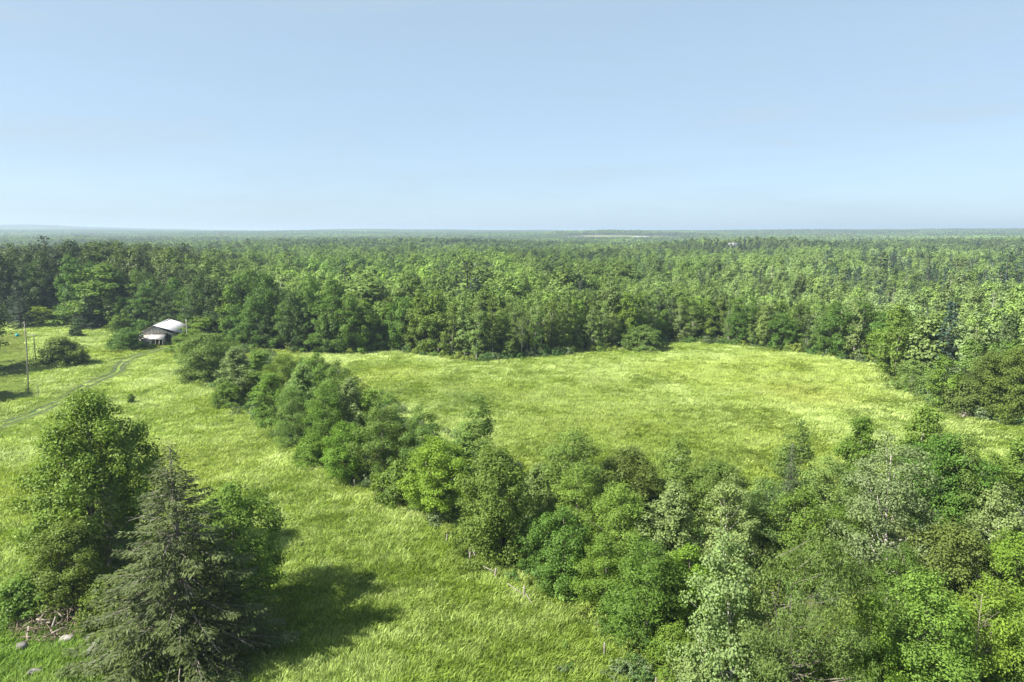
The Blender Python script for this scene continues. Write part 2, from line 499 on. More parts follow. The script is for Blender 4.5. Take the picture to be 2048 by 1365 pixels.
def broadleaf(seed, H, W, base, ncl, per, ls, asp, prof, cr, lobes=0.28, trunk_r=0.16, limbs=14, down=0.3, spread=1.0, stems=1, rough=0.5, vary=0.3):
    """crown of leaf clumps spread through an uneven envelope, carried on a limbed trunk; returns (crown, wood)"""
    r = np.random.default_rng(seed)
    crown, wood = Geo(), Geo()
    CH = H - base
    ph = r.uniform(0, 6.28, 8)
    def envelope(a, t):
        return prof(t) * W / 2 * (1 + lobes * (0.5 * np.sin(2 * a + ph[0] + 3 * t) + 0.5 * np.sin(3 * a + ph[1] - 5 * t) + 0.35 * np.sin(5 * a + ph[2] + 9 * t) + 0.3 * np.sin(11 * t + ph[3])))
    t = r.random(ncl * 6)
    keep = r.random(ncl * 6) < prof(t) ** 1.3 + 0.06
    t = t[keep][:ncl]; n = len(t)
    a = r.uniform(0, 2 * math.pi, n)
    rr = np.maximum(envelope(a, t), 0.12) * r.random(n) ** (0.42 / spread)
    C = np.stack([rr * np.cos(a), rr * np.sin(a), base + t * CH], 1)
    lean = np.array([r.normal() * 0.03, r.normal() * 0.03])
    C[:, :2] += lean * C[:, 2:3]
    crad = cr * r.uniform(0.65, 1.3, n)
    k = np.maximum(6, (per * (crad / cr) ** 2 * r.uniform(0.6, 1.3, n))).astype(int)
    idx = np.repeat(np.arange(n), k); N = len(idx)
    dirs = unit(r.normal(size=(N, 3)))
    u = r.random(N) ** 0.45
    P = C[idx] + dirs * (crad[idx] * u)[:, None] * np.array([1, 1, 0.72])
    out = unit(np.stack([C[idx, 0], C[idx, 1], (C[idx, 2] - base - CH * 0.35) * 0.6], 1))
    nr = unit(dirs * 0.75 + out * 0.45 + np.array([0, 0, 0.45]) + r.normal(size=(N, 3)) * rough)
    ctone = r.uniform(0.5 - vary, 0.5 + vary, n)
    tone = np.clip(ctone[idx] * 0.6 + r.normal(0.2, 0.17, N), 0, 1.2)
    L = ls * r.uniform(0.65, 1.35, N)
    P[:, 2] = np.maximum(P[:, 2], 0.1)
    leaves(crown, P, nr, L, L * asp, tone, 0, down, r)
    # wood
    for s in range(stems):
        off = np.array([r.normal(), r.normal(), 0]) * (0.0 if stems == 1 else W * 0.05)
        hh = np.linspace(-0.3, 1, 8) * (H * (0.88 if stems == 1 else 0.66))
        hh[0] = -0.4
        bend = np.stack([np.sin(hh * 0.35 + ph[4] + s) * 0.012 * H + lean[0] * hh, np.cos(hh * 0.3 + ph[5] + s) * 0.012 * H + lean[1] * hh, hh], 1)
        bend[:, :2] += (off[:2] * (1 + hh[:, None] / H * 2.5))
        rad = trunk_r * (1 - 0.88 * np.clip(hh / (H * 0.88), 0, 1)) / math.sqrt(stems)
        tube(wood, bend, rad, 7)
        for q in r.choice(n, min(limbs // stems, n), replace=False):
            z0 = max(base * 0.5, C[q, 2] - r.uniform(0.18, 0.4) * CH * 0.6 - 0.3)
            j = np.interp(z0, bend[:, 2], np.arange(len(bend)))
            p0 = np.array([np.interp(z0, bend[:, 2], bend[:, 0]), np.interp(z0, bend[:, 2], bend[:, 1]), z0])
            p2 = C[q]; p1 = (p0 + p2) / 2 + np.array([0, 0, -0.06 * np.linalg.norm(p2 - p0)]) + r.normal(size=3) * 0.08
            r0 = np.interp(z0, bend[:, 2], rad) * 0.5 + 0.008
            tube(wood, [p0, p1, p2], [r0, r0 * 0.65, r0 * 0.25], 4)
    return crown, wood

def conifer(seed, H, Rm, levels, per, sprays, sl, sw, base=0.6, droop=0.28, gap=0.0, dead=0, trunk_r=0.2, power=0.85, ragged=0.68):
    r = np.random.default_rng(seed)
    crown, wood = Geo(), Geo()
    hh = np.linspace(-0.4, H * 0.985, 10)
    bend = np.stack([np.sin(hh * 0.2 + seed) * 0.06, np.cos(hh * 0.23 + seed) * 0.06, hh], 1)
    tube(wood, bend, trunk_r * (1 - 0.95 * np.clip(hh / H, 0, 1)) + 0.01, 7)
    zs = base + (H - base) * np.linspace(0, 0.985, levels) ** 0.92
    P, N, L, T, tz = [], [], [], [], []
    for z in zs:
        t = (z - base) / (H - base)
        k = max(3, int(round(per * (1 - 0.35 * t))))
        a0 = r.uniform(0, 6.28)
        for q in range(k):
            if r.random() < gap * (0.4 + t): continue
            a = a0 + q * 2 * math.pi / k + r.normal() * 0.22
            ln = (Rm * (1 - t) ** power * r.uniform(ragged, 1.15) + 0.16)
            rise = 0.35 * t * ln
            m = 6
            s = np.linspace(0, 1, m)
            bx = np.stack([np.cos(a) * s * ln, np.sin(a) * s * ln, z + rise * s - droop * ln * s ** 1.6 * (1 - 0.7 * t) + 0.1 * ln * s ** 4], 1)
            bx[:, 2] = np.maximum(bx[:, 2], 0.08)
            if ln > Rm * 0.12:
                tube(wood, bx[[0, 2, 4, 5]], [0.012 + 0.011 * ln, 0.01 + 0.006 * ln, 0.008, 0.004], 4, cap=False)
            cnt = max(4, int(sprays * (ln / Rm) ** 1.5 * r.uniform(0.7, 1.2)))
            ss = 0.12 + 0.88 * r.random(cnt) ** 0.6
            side = r.uniform(-1, 1, cnt) * (0.30 * ln * (1.05 - ss) ** 0.7 + 0.05)
            c = np.stack([np.interp(ss, s, bx[:, i]) for i in range(3)], 1)
            c[:, 0] += -np.sin(a) * side; c[:, 1] += np.cos(a) * side
            c[:, 2] += r.normal(size=cnt) * 0.05 - np.abs(side) * 0.22 - r.random(cnt) * 0.12 * sl / 0.35
            d = np.stack([np.cos(a) - np.sin(a) * np.sign(side) * 0.8, np.sin(a) + np.cos(a) * np.sign(side) * 0.8, -0.25 - 0.4 * r.random(cnt)], 1)
            P.append(c); L.append(np.full(cnt, 1.0)); T.append(d); N.append(r.uniform(0.1, 1.0, cnt) * 0.5 + r.uniform(0, 0.5))
    P = np.concatenate(P); T = unit(np.concatenate(T) + r.normal(size=(len(P), 3)) * 0.25); tone = np.concatenate(N)
    n = len(P)
    nr = unit(np.array([0, 0, 1.0]) + r.normal(size=(n, 3)) * 0.45)
    b = unit(np.cross(nr, T)); nr = np.cross(T, b)
    ln = (sl * r.uniform(0.6, 1.35, n))[:, None]; wd = (sw * r.uniform(0.6, 1.3, n))[:, None]
    V = np.stack([P - T * ln * 0.4, P + b * wd * 0.5, P + T * ln * 0.6, P - b * wd * 0.5], 1)
    V[..., 2] = np.maximum(V[..., 2], 0.03)
    crown.add(V.reshape(-1, 3), np.arange(4 * n).reshape(n, 4), 0, tone)
    for _ in range(dead):
        t = r.uniform(0.08, 0.85); z = base + (H - base) * t; a = r.uniform(0, 6.28)
        ln = (Rm * (1 - t) ** power) * r.uniform(0.7, 1.12)
        e = np.array([math.cos(a), math.sin(a), 0])
        p0 = np.array([0, 0, z]); p1 = p0 + e * ln * 0.55 + np.array([0, 0, -droop * 0.25 * ln]); p2 = p0 + e * ln + np.array([0, 0, -droop * 0.7 * ln])
        tube(wood, [p0, p1, p2], [0.035, 0.025, 0.01], 4)
        for _k in range(5):
            s = r.uniform(0.4, 1); q = p0 + (p2 - p0) * s
            tube(wood, [q, q + np.array([r.normal(), r.normal(), r.normal() * 0.4 - 0.1]) * 0.35], [0.012, 0.005], 3, cap=False)
    return crown, wood

def pine(seed, H, W, leaf=0.6, per=26, plates=26):
    """white pine: bare trunk, flat plates of needles on long level limbs"""
    r = np.random.default_rng(seed)
    crown, wood = Geo(), Geo()
    hh = np.linspace(-0.4, H * 0.97, 6)
    tube(wood, np.stack([np.sin(hh * 0.15) * 0.2, np.cos(hh * 0.2) * 0.1, hh], 1), 0.26 * (1 - 0.9 * np.clip(hh / H, 0, 1)) + 0.02, 6)
    for q in range(plates):
        t = (q + r.random()) / plates
        z = H * (0.32 + 0.66 * t); ln = W / 2 * (1 - t) ** 0.6 * r.uniform(0.5, 1.15) + 0.4
        a = q * 2.4 + r.normal() * 0.4
        e = np.array([math.cos(a), math.sin(a), 0.12]); tip = np.array([0, 0, z]) + e * ln
        tube(wood, [np.array([0, 0, z - 0.3]), tip], [0.06, 0.02], 4)
        n = int(per * (0.5 + ln / W * 2))
        s = r.random(n) ** 0.6
        P = np.array([0, 0, z]) + e * (ln * s)[:, None] + r.normal(size=(n, 3)) * np.array([0.55, 0.55, 0.22]) * (W / 7)
        nr = unit(np.array([0, 0, 1.0]) + r.normal(size=(n, 3)) * 0.6)
        leaves(crown, P, nr, leaf * r.uniform(0.7, 1.3, n), leaf * 0.55, r.uniform(0, 1, n), 0, -0.3, r)
    return crown, wood

def bare_tree(seed, H, W, trunk_r=0.11, limbs=26, lean=(0, 0)):
    r = np.random.default_rng(seed)
    wood = Geo()
    hh = np.linspace(-0.3, H, 7)
    tr = np.stack([lean[0] * hh + np.sin(hh * 0.5) * 0.1, lean[1] * hh + np.cos(hh * 0.6) * 0.08, hh], 1)
    rad = trunk_r * (1 - 0.9 * np.clip(hh / H, 0, 1)) + 0.008
    tube(wood, tr, rad, 6)
    tw = Geo()
    for q in range(limbs):
        z = H * (0.18 + 0.8 * (q + r.random()) / limbs)
        p0 = np.array([np.interp(z, hh, tr[:, 0]), np.interp(z, hh, tr[:, 1]), z])
        a = r.uniform(0, 6.28); ln = W / 2 * (1.1 - z / H) ** 0.6 * r.uniform(0.6, 1.2)
        e = np.array([math.cos(a), math.sin(a), r.uniform(0.25, 0.8)])
        p1 = p0 + e * ln * 0.5; p2 = p0 + e * ln + np.array([0, 0, 0.1 * ln])
        r0 = np.interp(z, hh, rad) * 0.45
        tube(tw, [p0, p1, p2], [r0, r0 * 0.6, 0.006], 4)
        for _ in range(5):
            s = r.uniform(0.35, 1); b0 = p0 + (p2 - p0) * s
            b1 = b0 + (e * 0.6 + r.normal(size=3) * 0.55) * ln * 0.3
            tube(tw, [b0, b1], [r0 * 0.35, 0.004], 3, cap=False)
    return tw, wood

# near shapes: (crown mesh, trunk mesh, natural height, natural width)
SHAPES = {}
def shape(key, gen, H, W, leafm, barkm):
    c, w = gen
    SHAPES[key] = (c.mesh(key + '_crown', [leafm]), w.mesh(key + '_trunk', [barkm], True), H, W)

shape('maple_a', broadleaf(1, 13, 8, 1.0, 190, 150, 0.21, 0.75, profile_round, 0.95, trunk_r=0.24, limbs=22), 13, 8, LEAF, BARK)
shape('maple_b', broadleaf(2, 11, 7, 0.6, 160, 150, 0.2, 0.75, profile_oval, 0.9, trunk_r=0.2, limbs=18), 11, 7, LEAF, BARK)
shape('maple_tall', broadleaf(3, 18.5, 11.5, 0.8, 430, 150, 0.24, 0.8, profile_oval, 1.1, lobes=0.2, trunk_r=0.3, limbs=30), 18.5, 11.5, LEAF, BARK)
shape('ash_a', broadleaf(4, 11, 6, 0.4, 170, 130, 0.2, 0.42, profile_dome, 0.8, lobes=0.36, trunk_r=0.15, limbs=18, down=0.6), 11, 6, LEAF, BARK)
shape('ash_b', broadleaf(5, 10, 5.5, 0.3, 150, 130, 0.2, 0.42, profile_oval, 0.75, lobes=0.36, trunk_r=0.15, limbs=18, down=0.6), 10, 5.5, LEAF, BARK)
shape('aspen_a', broadleaf(6, 12, 4.5, 0.8, 180, 105, 0.18, 0.9, profile_oval, 0.68, lobes=0.4, trunk_r=0.13, limbs=26), 12, 4.5, LEAF, BIRCH)
shape('aspen_b', broadleaf(7, 11, 4.2, 0.8, 165, 105, 0.18, 0.9, profile_column, 0.66, lobes=0.4, trunk_r=0.12, limbs=24), 11, 4.2, LEAF, BIRCH)
shape('birch_a', broadleaf(8, 15, 8, 2.8, 300, 78, 0.18, 0.7, profile_oval, 0.75, lobes=0.35, trunk_r=0.19, limbs=34, down=0.8), 15, 8, LEAF, BIRCH)
shape('birch_b', broadleaf(9, 12, 4, 2.2, 150, 72, 0.18, 0.7, profile_column, 0.62, lobes=0.42, trunk_r=0.1, limbs=24, down=0.8, stems=2), 12, 4, LEAF, BIRCH)
shape('cherry', broadleaf(10, 13, 12, 0.4, 420, 110, 0.24, 0.26, profile_dome, 0.95, lobes=0.3, trunk_r=0.22, limbs=34, down=1.3, stems=2), 13, 12, LEAF, BARK)
shape('poplar', broadleaf(11, 12, 7, 0.3, 230, 70, 0.2, 0.85, profile_dome, 0.7, lobes=0.45, trunk_r=0.14, limbs=30), 12, 7, LEAF, BIRCH)
shape('olive', broadleaf(12, 11, 7, 0.3, 280, 110, 0.19, 0.7, profile_dome, 0.8, lobes=0.32, trunk_r=0.16, limbs=34, stems=2), 11, 7, LEAF, BARK_D)
shape('shrub_a', broadleaf(13, 3.2, 4.2, 0.1, 130, 95, 0.17, 0.75, profile_dome, 0.52, lobes=0.3, trunk_r=0.1, limbs=24, stems=4), 3.2, 4.2, LEAF, BARK_D)
shape('shrub_b', broadleaf(14, 4.5, 4.4, 0.2, 150, 95, 0.17, 0.6, profile_dome, 0.52, lobes=0.35, trunk_r=0.1, limbs=26, stems=5), 4.5, 4.4, LEAF, BARK)
shape('spruce_big', conifer(21, 18, 6.3, 74, 8, 260, 0.34, 0.09, base=0.3, droop=0.3, gap=0.2, dead=70, trunk_r=0.27, power=0.86, ragged=0.5), 18, 12.6, NEEDLE, BARK)
shape('spruce_thin', conifer(22, 11, 2.0, 44, 6, 80, 0.26, 0.09, base=0.5, droop=0.3, gap=0.1, dead=10, trunk_r=0.12), 11, 4.0, NEEDLE, BARK)
shape('spruce_scraggy', conifer(23, 13, 3.4, 34, 5, 80, 0.3, 0.09, base=1.5, droop=0.25, gap=0.42, dead=80, trunk_r=0.16), 13, 6.8, NEEDLE, DEADWOOD)
# shapes for the edge of the far wood, with broader leaf sprays
shape('wood_a', broadleaf(31, 16, 8.5, 1.2, 90, 70, 0.42, 0.75, profile_round, 1.35, lobes=0.32, trunk_r=0.2, rough=0.32, limbs=10), 16, 8.5, LEAF, BARK)
shape('wood_b', broadleaf(32, 15, 7, 1.0, 85, 70, 0.4, 0.75, profile_oval, 1.15, lobes=0.36, trunk_r=0.18, rough=0.32, limbs=10), 15, 7, LEAF, BARK)
shape('wood_c', broadleaf(33, 20, 11, 1.5, 120, 76, 0.46, 0.8, profile_dome, 1.5, lobes=0.34, trunk_r=0.26, rough=0.32, limbs=12), 20, 11, LEAF, BARK)
shape('wood_aspen', broadleaf(34, 16, 5.5, 1.6, 95, 56, 0.33, 0.85, profile_column, 0.95, lobes=0.42, trunk_r=0.15, rough=0.32, limbs=18), 16, 5.5, LEAF, BIRCH)
shape('wood_aspen_b', broadleaf(35, 15, 5.8, 1.2, 95, 56, 0.33, 0.85, profile_oval, 0.95, lobes=0.42, trunk_r=0.15, rough=0.32, limbs=18), 15, 5.8, LEAF, BIRCH)
shape('wood_birch', broadleaf(36, 15, 5.5, 3.5, 90, 36, 0.3, 0.7, profile_oval, 0.95, lobes=0.4, trunk_r=0.15, rough=0.32, limbs=30, stems=2), 15, 5.5, LEAF, BIRCH)
shape('wood_spruce', conifer(37, 16, 3.4, 34, 7, 26, 0.6, 0.28, base=0.4, droop=0.26, gap=0.06, dead=2), 16, 6.8, NEEDLE, BARK_D)
shape('wood_pine', pine(38, 20, 8), 20, 8, NEEDLE, BARK_D)
shape('dead_a', bare_tree(41, 9, 4.6), 9, 4.6, DEADWOOD, DEADWOOD)
shape('dead_b', bare_tree(42, 11, 5, 0.14, 20), 11, 5, BIRCH, BIRCH)

TINT = dict(green=(0.086, 0.145, 0.015, 0.03), rich=(0.06, 0.118, 0.013, 0.03), dark=(0.036, 0.066, 0.013, 0.02), bright=(0.1, 0.178, 0.015, 0.03),
            yellow=(0.125, 0.19, 0.016, 0.03), olive=(0.08, 0.124, 0.018, 0.03), grey=(0.092, 0.146, 0.026, 0.03), pale=(0.108, 0.168, 0.034, 0.06),
            silver=(0.12, 0.175, 0.042, 0.09), spruce=(0.051, 0.071, 0.018, 0.0), brown=(0.085, 0.122, 0.026, 0.0), blue=(0.037, 0.063, 0.022, 0.0), light=(0.104, 0.172, 0.02, 0.04))

TREES = []
def plant(key, P, height, width, tint, label, name='broadleaf_tree', cat='tree', group=None, rz=None, jitter=0.1):
    crown, trunk, H0, W0 = SHAPES[key]
    s = width / W0
    o = empty(name, (P[0], P[1], P[2]), random.uniform(0, 6.28) if rz is None else rz, (s, s, height / H0))
    tag(o, label, cat, group)
    c = obj('crown' if not key.startswith('dead') else 'branches', crown, o)
    t = TINT[tint] if isinstance(tint, str) else tint
    q = 1 + random.uniform(-jitter, jitter)
    c.color = (t[0] * q * random.uniform(0.93, 1.07), t[1] * q, t[2] * q * random.uniform(0.9, 1.1), t[3])
    obj('trunk', trunk, o)
    TREES.append((P[0], P[1], width))
    return o

def plant_px(key, x, by, ty, w, tint, label, **kw):
    P = ground_at(x, by)
    h = top_z(P, ty) - P[2]
    return plant(key, P, max(h, 0.8), w * depth(P) / F, tint, label, **kw)

# ------------------------------------------------------------------ clump at lower left
plant_px('maple_tall', 195, 1140, 784, 228, (0.09, 0.15, 0.016, 0.03), 'tall bright green maple rising behind the dark spruce at lower left')
plant_px('spruce_scraggy', 222, 1165, 930, 150, 'brown', 'half dead brown spruce between the tall maple and the big spruce', name='spruce_tree')
plant_px('olive', 148, 1212, 1040, 145, 'olive', 'dull olive shrubby tree below the tall maple, above the brush pile', name='broadleaf_tree')
plant_px('spruce_big', 374, 1318, 886, 415, 'spruce', 'big dark olive spruce with bare twigs in the lower left corner', name='spruce_tree')
plant_px('maple_a', 480, 1225, 975, 190, 'green', 'round dark green tree hiding behind the right side of the big spruce')
plant_px('shrub_b', 240, 1255, 1150, 140, 'olive', 'grey green bush between brush pile and big spruce', name='shrub', cat='shrub')
plant_px('shrub_a', 70, 1225, 1150, 130, 'green', 'low leafy green bush left of the brush pile', name='shrub', cat='shrub')
plant_px('shrub_a', 330, 1352, 1270, 170, 'olive', 'low bush under the skirt of the big spruce', name='shrub', cat='shrub')

# ------------------------------------------------------------------ hedgerow between the two meadows
HR = 'trees of the hedgerow between the meadows'
for a in [
    ('shrub_b', 372, 705, 668, 60, 'green', 'small round bush beside the barn at the hedgerow head', 'shrub'),
    ('olive', 414, 758, 664, 112, 'grey', 'rounded grey green willow at the barn end of the hedgerow', 'broadleaf_tree'),
    ('ash_b', 448, 730, 668, 70, 'green', 'small green tree behind the rounded willow at the hedgerow head', 'broadleaf_tree'),
    ('aspen_a', 476, 800, 690, 66, 'silver', 'pale silvery aspen next to the rounded willow in the hedgerow', 'aspen_tree'),
    ('aspen_b', 528, 800, 698, 62, 'light', 'fresh green aspen right of the pale silvery aspen in the hedgerow', 'aspen_tree'),
    ('shrub_b', 455, 815, 765, 60, 'green', 'low green bush at the foot of the pale silvery hedgerow aspen', 'shrub'),
    ('ash_a', 570, 815, 704, 78, 'light', 'light green ash on the far side of the hedgerow, upper part', 'broadleaf_tree'),
    ('maple_b', 640, 815, 706, 74, 'green', 'mid green tree on the meadow side of the hedgerow, upper part', 'broadleaf_tree'),
    ('aspen_b', 540, 845, 742, 60, 'light', 'slim light green aspen at the left edge of the hedgerow', 'aspen_tree'),
    ('aspen_a', 605, 862, 725, 72, 'pale', 'tall pale aspen in the middle of the upper hedgerow', 'aspen_tree'),
    ('ash_b', 680, 862, 722, 80, 'grey', 'greyish tree on the meadow side of the hedgerow, below the mid green one', 'broadleaf_tree'),
    ('ash_a', 592, 888, 768, 84, 'grey', 'broad grey green bushy tree on the left edge of the hedgerow', 'broadleaf_tree'),
    ('ash_a', 655, 915, 760, 88, 'green', 'mid green ash right of the broad grey green bushy tree', 'broadleaf_tree'),
    ('aspen_a', 705, 905, 752, 58, 'silver', 'narrow silvery aspen in the middle of the hedgerow', 'aspen_tree'),
    ('aspen_b', 742, 905, 772, 58, 'light', 'light green aspen right of the narrow silvery one in the hedgerow', 'aspen_tree'),
    ('maple_b', 690, 958, 845, 96, 'bright', 'small bright green maple on the left edge of the hedgerow', 'broadleaf_tree'),
    ('shrub_b', 625, 930, 870, 76, 'green', 'green bush left of the small bright maple, hedgerow edge', 'shrub'),
    ('ash_b', 765, 965, 800, 92, 'grey', 'grey green tree right of the small bright maple', 'broadleaf_tree'),
    ('birch_b', 800, 955, 815, 70, 'grey', 'loose grey green birch behind the grey green tree beside the small bright maple', 'birch_tree'),
    ('ash_b', 845, 965, 812, 80, 'grey', 'grey green tree on the meadow side of the lower hedgerow', 'broadleaf_tree'),
    ('shrub_a', 800, 1005, 925, 100, 'green', 'wide green bush left of the yellow green maple', 'shrub'),
    ('maple_a', 872, 1036, 876, 122, 'yellow', 'vivid yellow green maple standing in the lower hedgerow', 'broadleaf_tree'),
    ('birch_b', 950, 985, 792, 96, 'grey', 'loose grey green aspen standing alone against the right meadow', 'aspen_tree'),
    ('aspen_b', 922, 990, 880, 60, 'green', 'slim green tree between the yellow green maple and the loose aspen', 'aspen_tree'),
    ('olive', 990, 1118, 890, 156, 'olive', 'large dark olive tree right of the yellow green maple', 'broadleaf_tree'),
    ('shrub_b', 1065, 1140, 1050, 80, 'rich', 'dark green bush at the right foot of the large olive tree', 'shrub'),
    ('ash_a', 1140, 1065, 858, 150, 'grey', 'wide greyish tree on the meadow side right of the large olive tree', 'broadleaf_tree'),
    ('aspen_a', 1075, 1060, 920, 70, 'pale', 'slim pale tree between the large olive tree and the wide greyish one', 'aspen_tree'),
    ('ash_b', 1155, 1105, 930, 110, 'light', 'light green ash in front of the wide greyish tree', 'broadleaf_tree'),
    ('maple_b', 1128, 1180, 1015, 118, 'rich', 'rich green tree on the thicket edge right of the large olive tree', 'broadleaf_tree'),
    ('olive', 1250, 1045, 892, 130, 'brown', 'brownish olive tree on the back edge of the thicket', 'broadleaf_tree'),
    ('birch_b', 1345, 1045, 878, 95, 'grey', 'loose grey green birch on the back edge of the thicket', 'birch_tree'),
    ('olive', 1430, 1060, 918, 130, 'olive', 'rounded olive tree on the back edge of the thicket', 'broadleaf_tree'),
    ('ash_a', 1240, 1150, 962, 128, 'light', 'light green tree in the middle of the thicket behind the rich green ash', 'broadleaf_tree'),
    ('aspen_a', 1325, 1160, 965, 100, 'silver', 'bushy silvery aspen in the thicket, left of its twin', 'aspen_tree'),
    ('poplar', 1440, 1165, 950, 130, 'silver', 'broad silvery aspen in the middle of the thicket', 'aspen_tree'),
    ('ash_b', 1208, 1230, 1070, 105, 'green', 'green tree on the left edge of the thicket below the rich green one', 'broadleaf_tree'),
    ('ash_a', 1290, 1290, 1080, 155, 'rich', 'big rich green ash bulging over the left edge of the thicket', 'broadleaf_tree'),
    ('maple_b', 1375, 1265, 1090, 130, 'bright', 'bright green tree between the rich green ash and the white leaved poplar', 'broadleaf_tree'),
    ('poplar', 1458, 1400, 1066, 165, (0.1, 0.165, 0.028, 0.17), 'white leaved poplar showing silver leaf backs in the lower thicket', 'aspen_tree'),
    ('cherry', 1610, 1440, 1078, 330, (0.066, 0.108, 0.015, 0.06), 'huge olive green cherry with drooping narrow leaves at the bottom edge', 'broadleaf_tree'),
    ('birch_b', 1580, 1030, 840, 86, 'grey', 'tall narrow grey green poplar above the slim dark spruce', 'aspen_tree'),
    ('spruce_thin', 1572, 1085, 884, 66, 'blue', 'slim dark spruce standing in the thicket', 'spruce_tree'),
    ('aspen_b', 1705, 1005, 826, 80, 'green', 'narrow green aspen with bare stems on the meadow side of the thicket', 'aspen_tree'),
    ('birch_a', 1768, 1215, 866, 195, (0.105, 0.145, 0.045, 0.12), 'big airy birch with a white trunk in the right thicket', 'birch_tree'),
    ('aspen_a', 1828, 1050, 812, 110, 'light', 'tall light green aspen behind the big white trunked birch', 'aspen_tree'),
    ('maple_a', 1880, 1085, 870, 150, 'rich', 'dark green tree right behind the big white trunked birch', 'broadleaf_tree'),
    ('birch_b', 1912, 1100, 872, 82, 'olive', 'thin birch with pale stems right of the dark green tree', 'birch_tree'),
    ('ash_b', 1965, 1060, 905, 120, 'light', 'light green tree near the right edge at the back of the thicket', 'broadleaf_tree'),
    ('aspen_b', 2025, 1050, 872, 100, 'light', 'tall light green aspen at the right edge by the meadow', 'aspen_tree'),
    ('poplar', 1990, 1190, 968, 130, 'silver', 'silvery aspen near the right edge, middle of the thicket', 'aspen_tree'),
    ('dead_b', 2036, 1160, 985, 60, 'brown', 'bare pale stemmed tree at the right edge of the thicket', 'dead_tree'),
    ('ash_a', 1640, 1100, 908, 120, 'pale', 'pale green tree right of the slim dark spruce', 'broadleaf_tree'),
    ('ash_b', 1520, 1140, 960, 118, 'pale', 'pale green tree right of the broad silvery aspen', 'broadleaf_tree'),
    ('maple_b', 1600, 1170, 975, 120, 'green', 'mid green tree in front of the slim dark spruce', 'broadleaf_tree'),
    ('ash_b', 1690, 1165, 1000, 110, 'green', 'green tree left of the big birch trunk', 'broadleaf_tree'),
    ('olive', 1885, 1275, 1040, 175, 'brown', 'brown olive bushy tree with pale stems right of the big birch', 'broadleaf_tree'),
    ('maple_a', 2010, 1300, 1070, 150, 'bright', 'bright green tree at the right edge, lower thicket', 'broadleaf_tree'),
    ('ash_b', 1790, 1290, 1090, 110, 'rich', 'rich green tree below the big birch trunk', 'broadleaf_tree'),
    ('ash_a', 1835, 1430, 1140, 190, 'light', 'light green ash with drooping leaves at the bottom edge, right of the cherry', 'broadleaf_tree'),
    ('maple_b', 1725, 1450, 1190, 120, 'bright', 'bright green sapling between the cherry and the drooping ash', 'broadleaf_tree'),
    ('ash_b', 1965, 1400, 1165, 150, 'yellow', 'yellow green tree behind the bare dead tree at the bottom edge', 'broadleaf_tree'),
    ('dead_a', 1938, 1425, 1190, 96, 'brown', 'bare grey dead tree at the bottom right', 'dead_tree'),
    ('ash_a', 2060, 1420, 1180, 150, 'light', 'leafy tree cut by the bottom right corner', 'broadleaf_tree'),
    ('shrub_b', 1345, 1345, 1250, 100, 'green', 'green bush below the rich green ash at the thicket edge', 'shrub'),
    ('shrub_a', 1390, 1375, 1295, 120, 'silver', 'silvery low bush at the bottom edge below the white leaved poplar', 'shrub'),
    ('shrub_b', 1236, 1262, 1180, 80, 'rich', 'dark green bush at the left foot of the rich green ash', 'shrub'),
]:
    cat = {'shrub': 'shrub', 'dead_tree': 'dead tree'}.get(a[7], 'tree')
    plant_px(*a[:7], name=a[7], cat=cat, group=('bushes of the hedgerow' if cat == 'shrub' else HR))

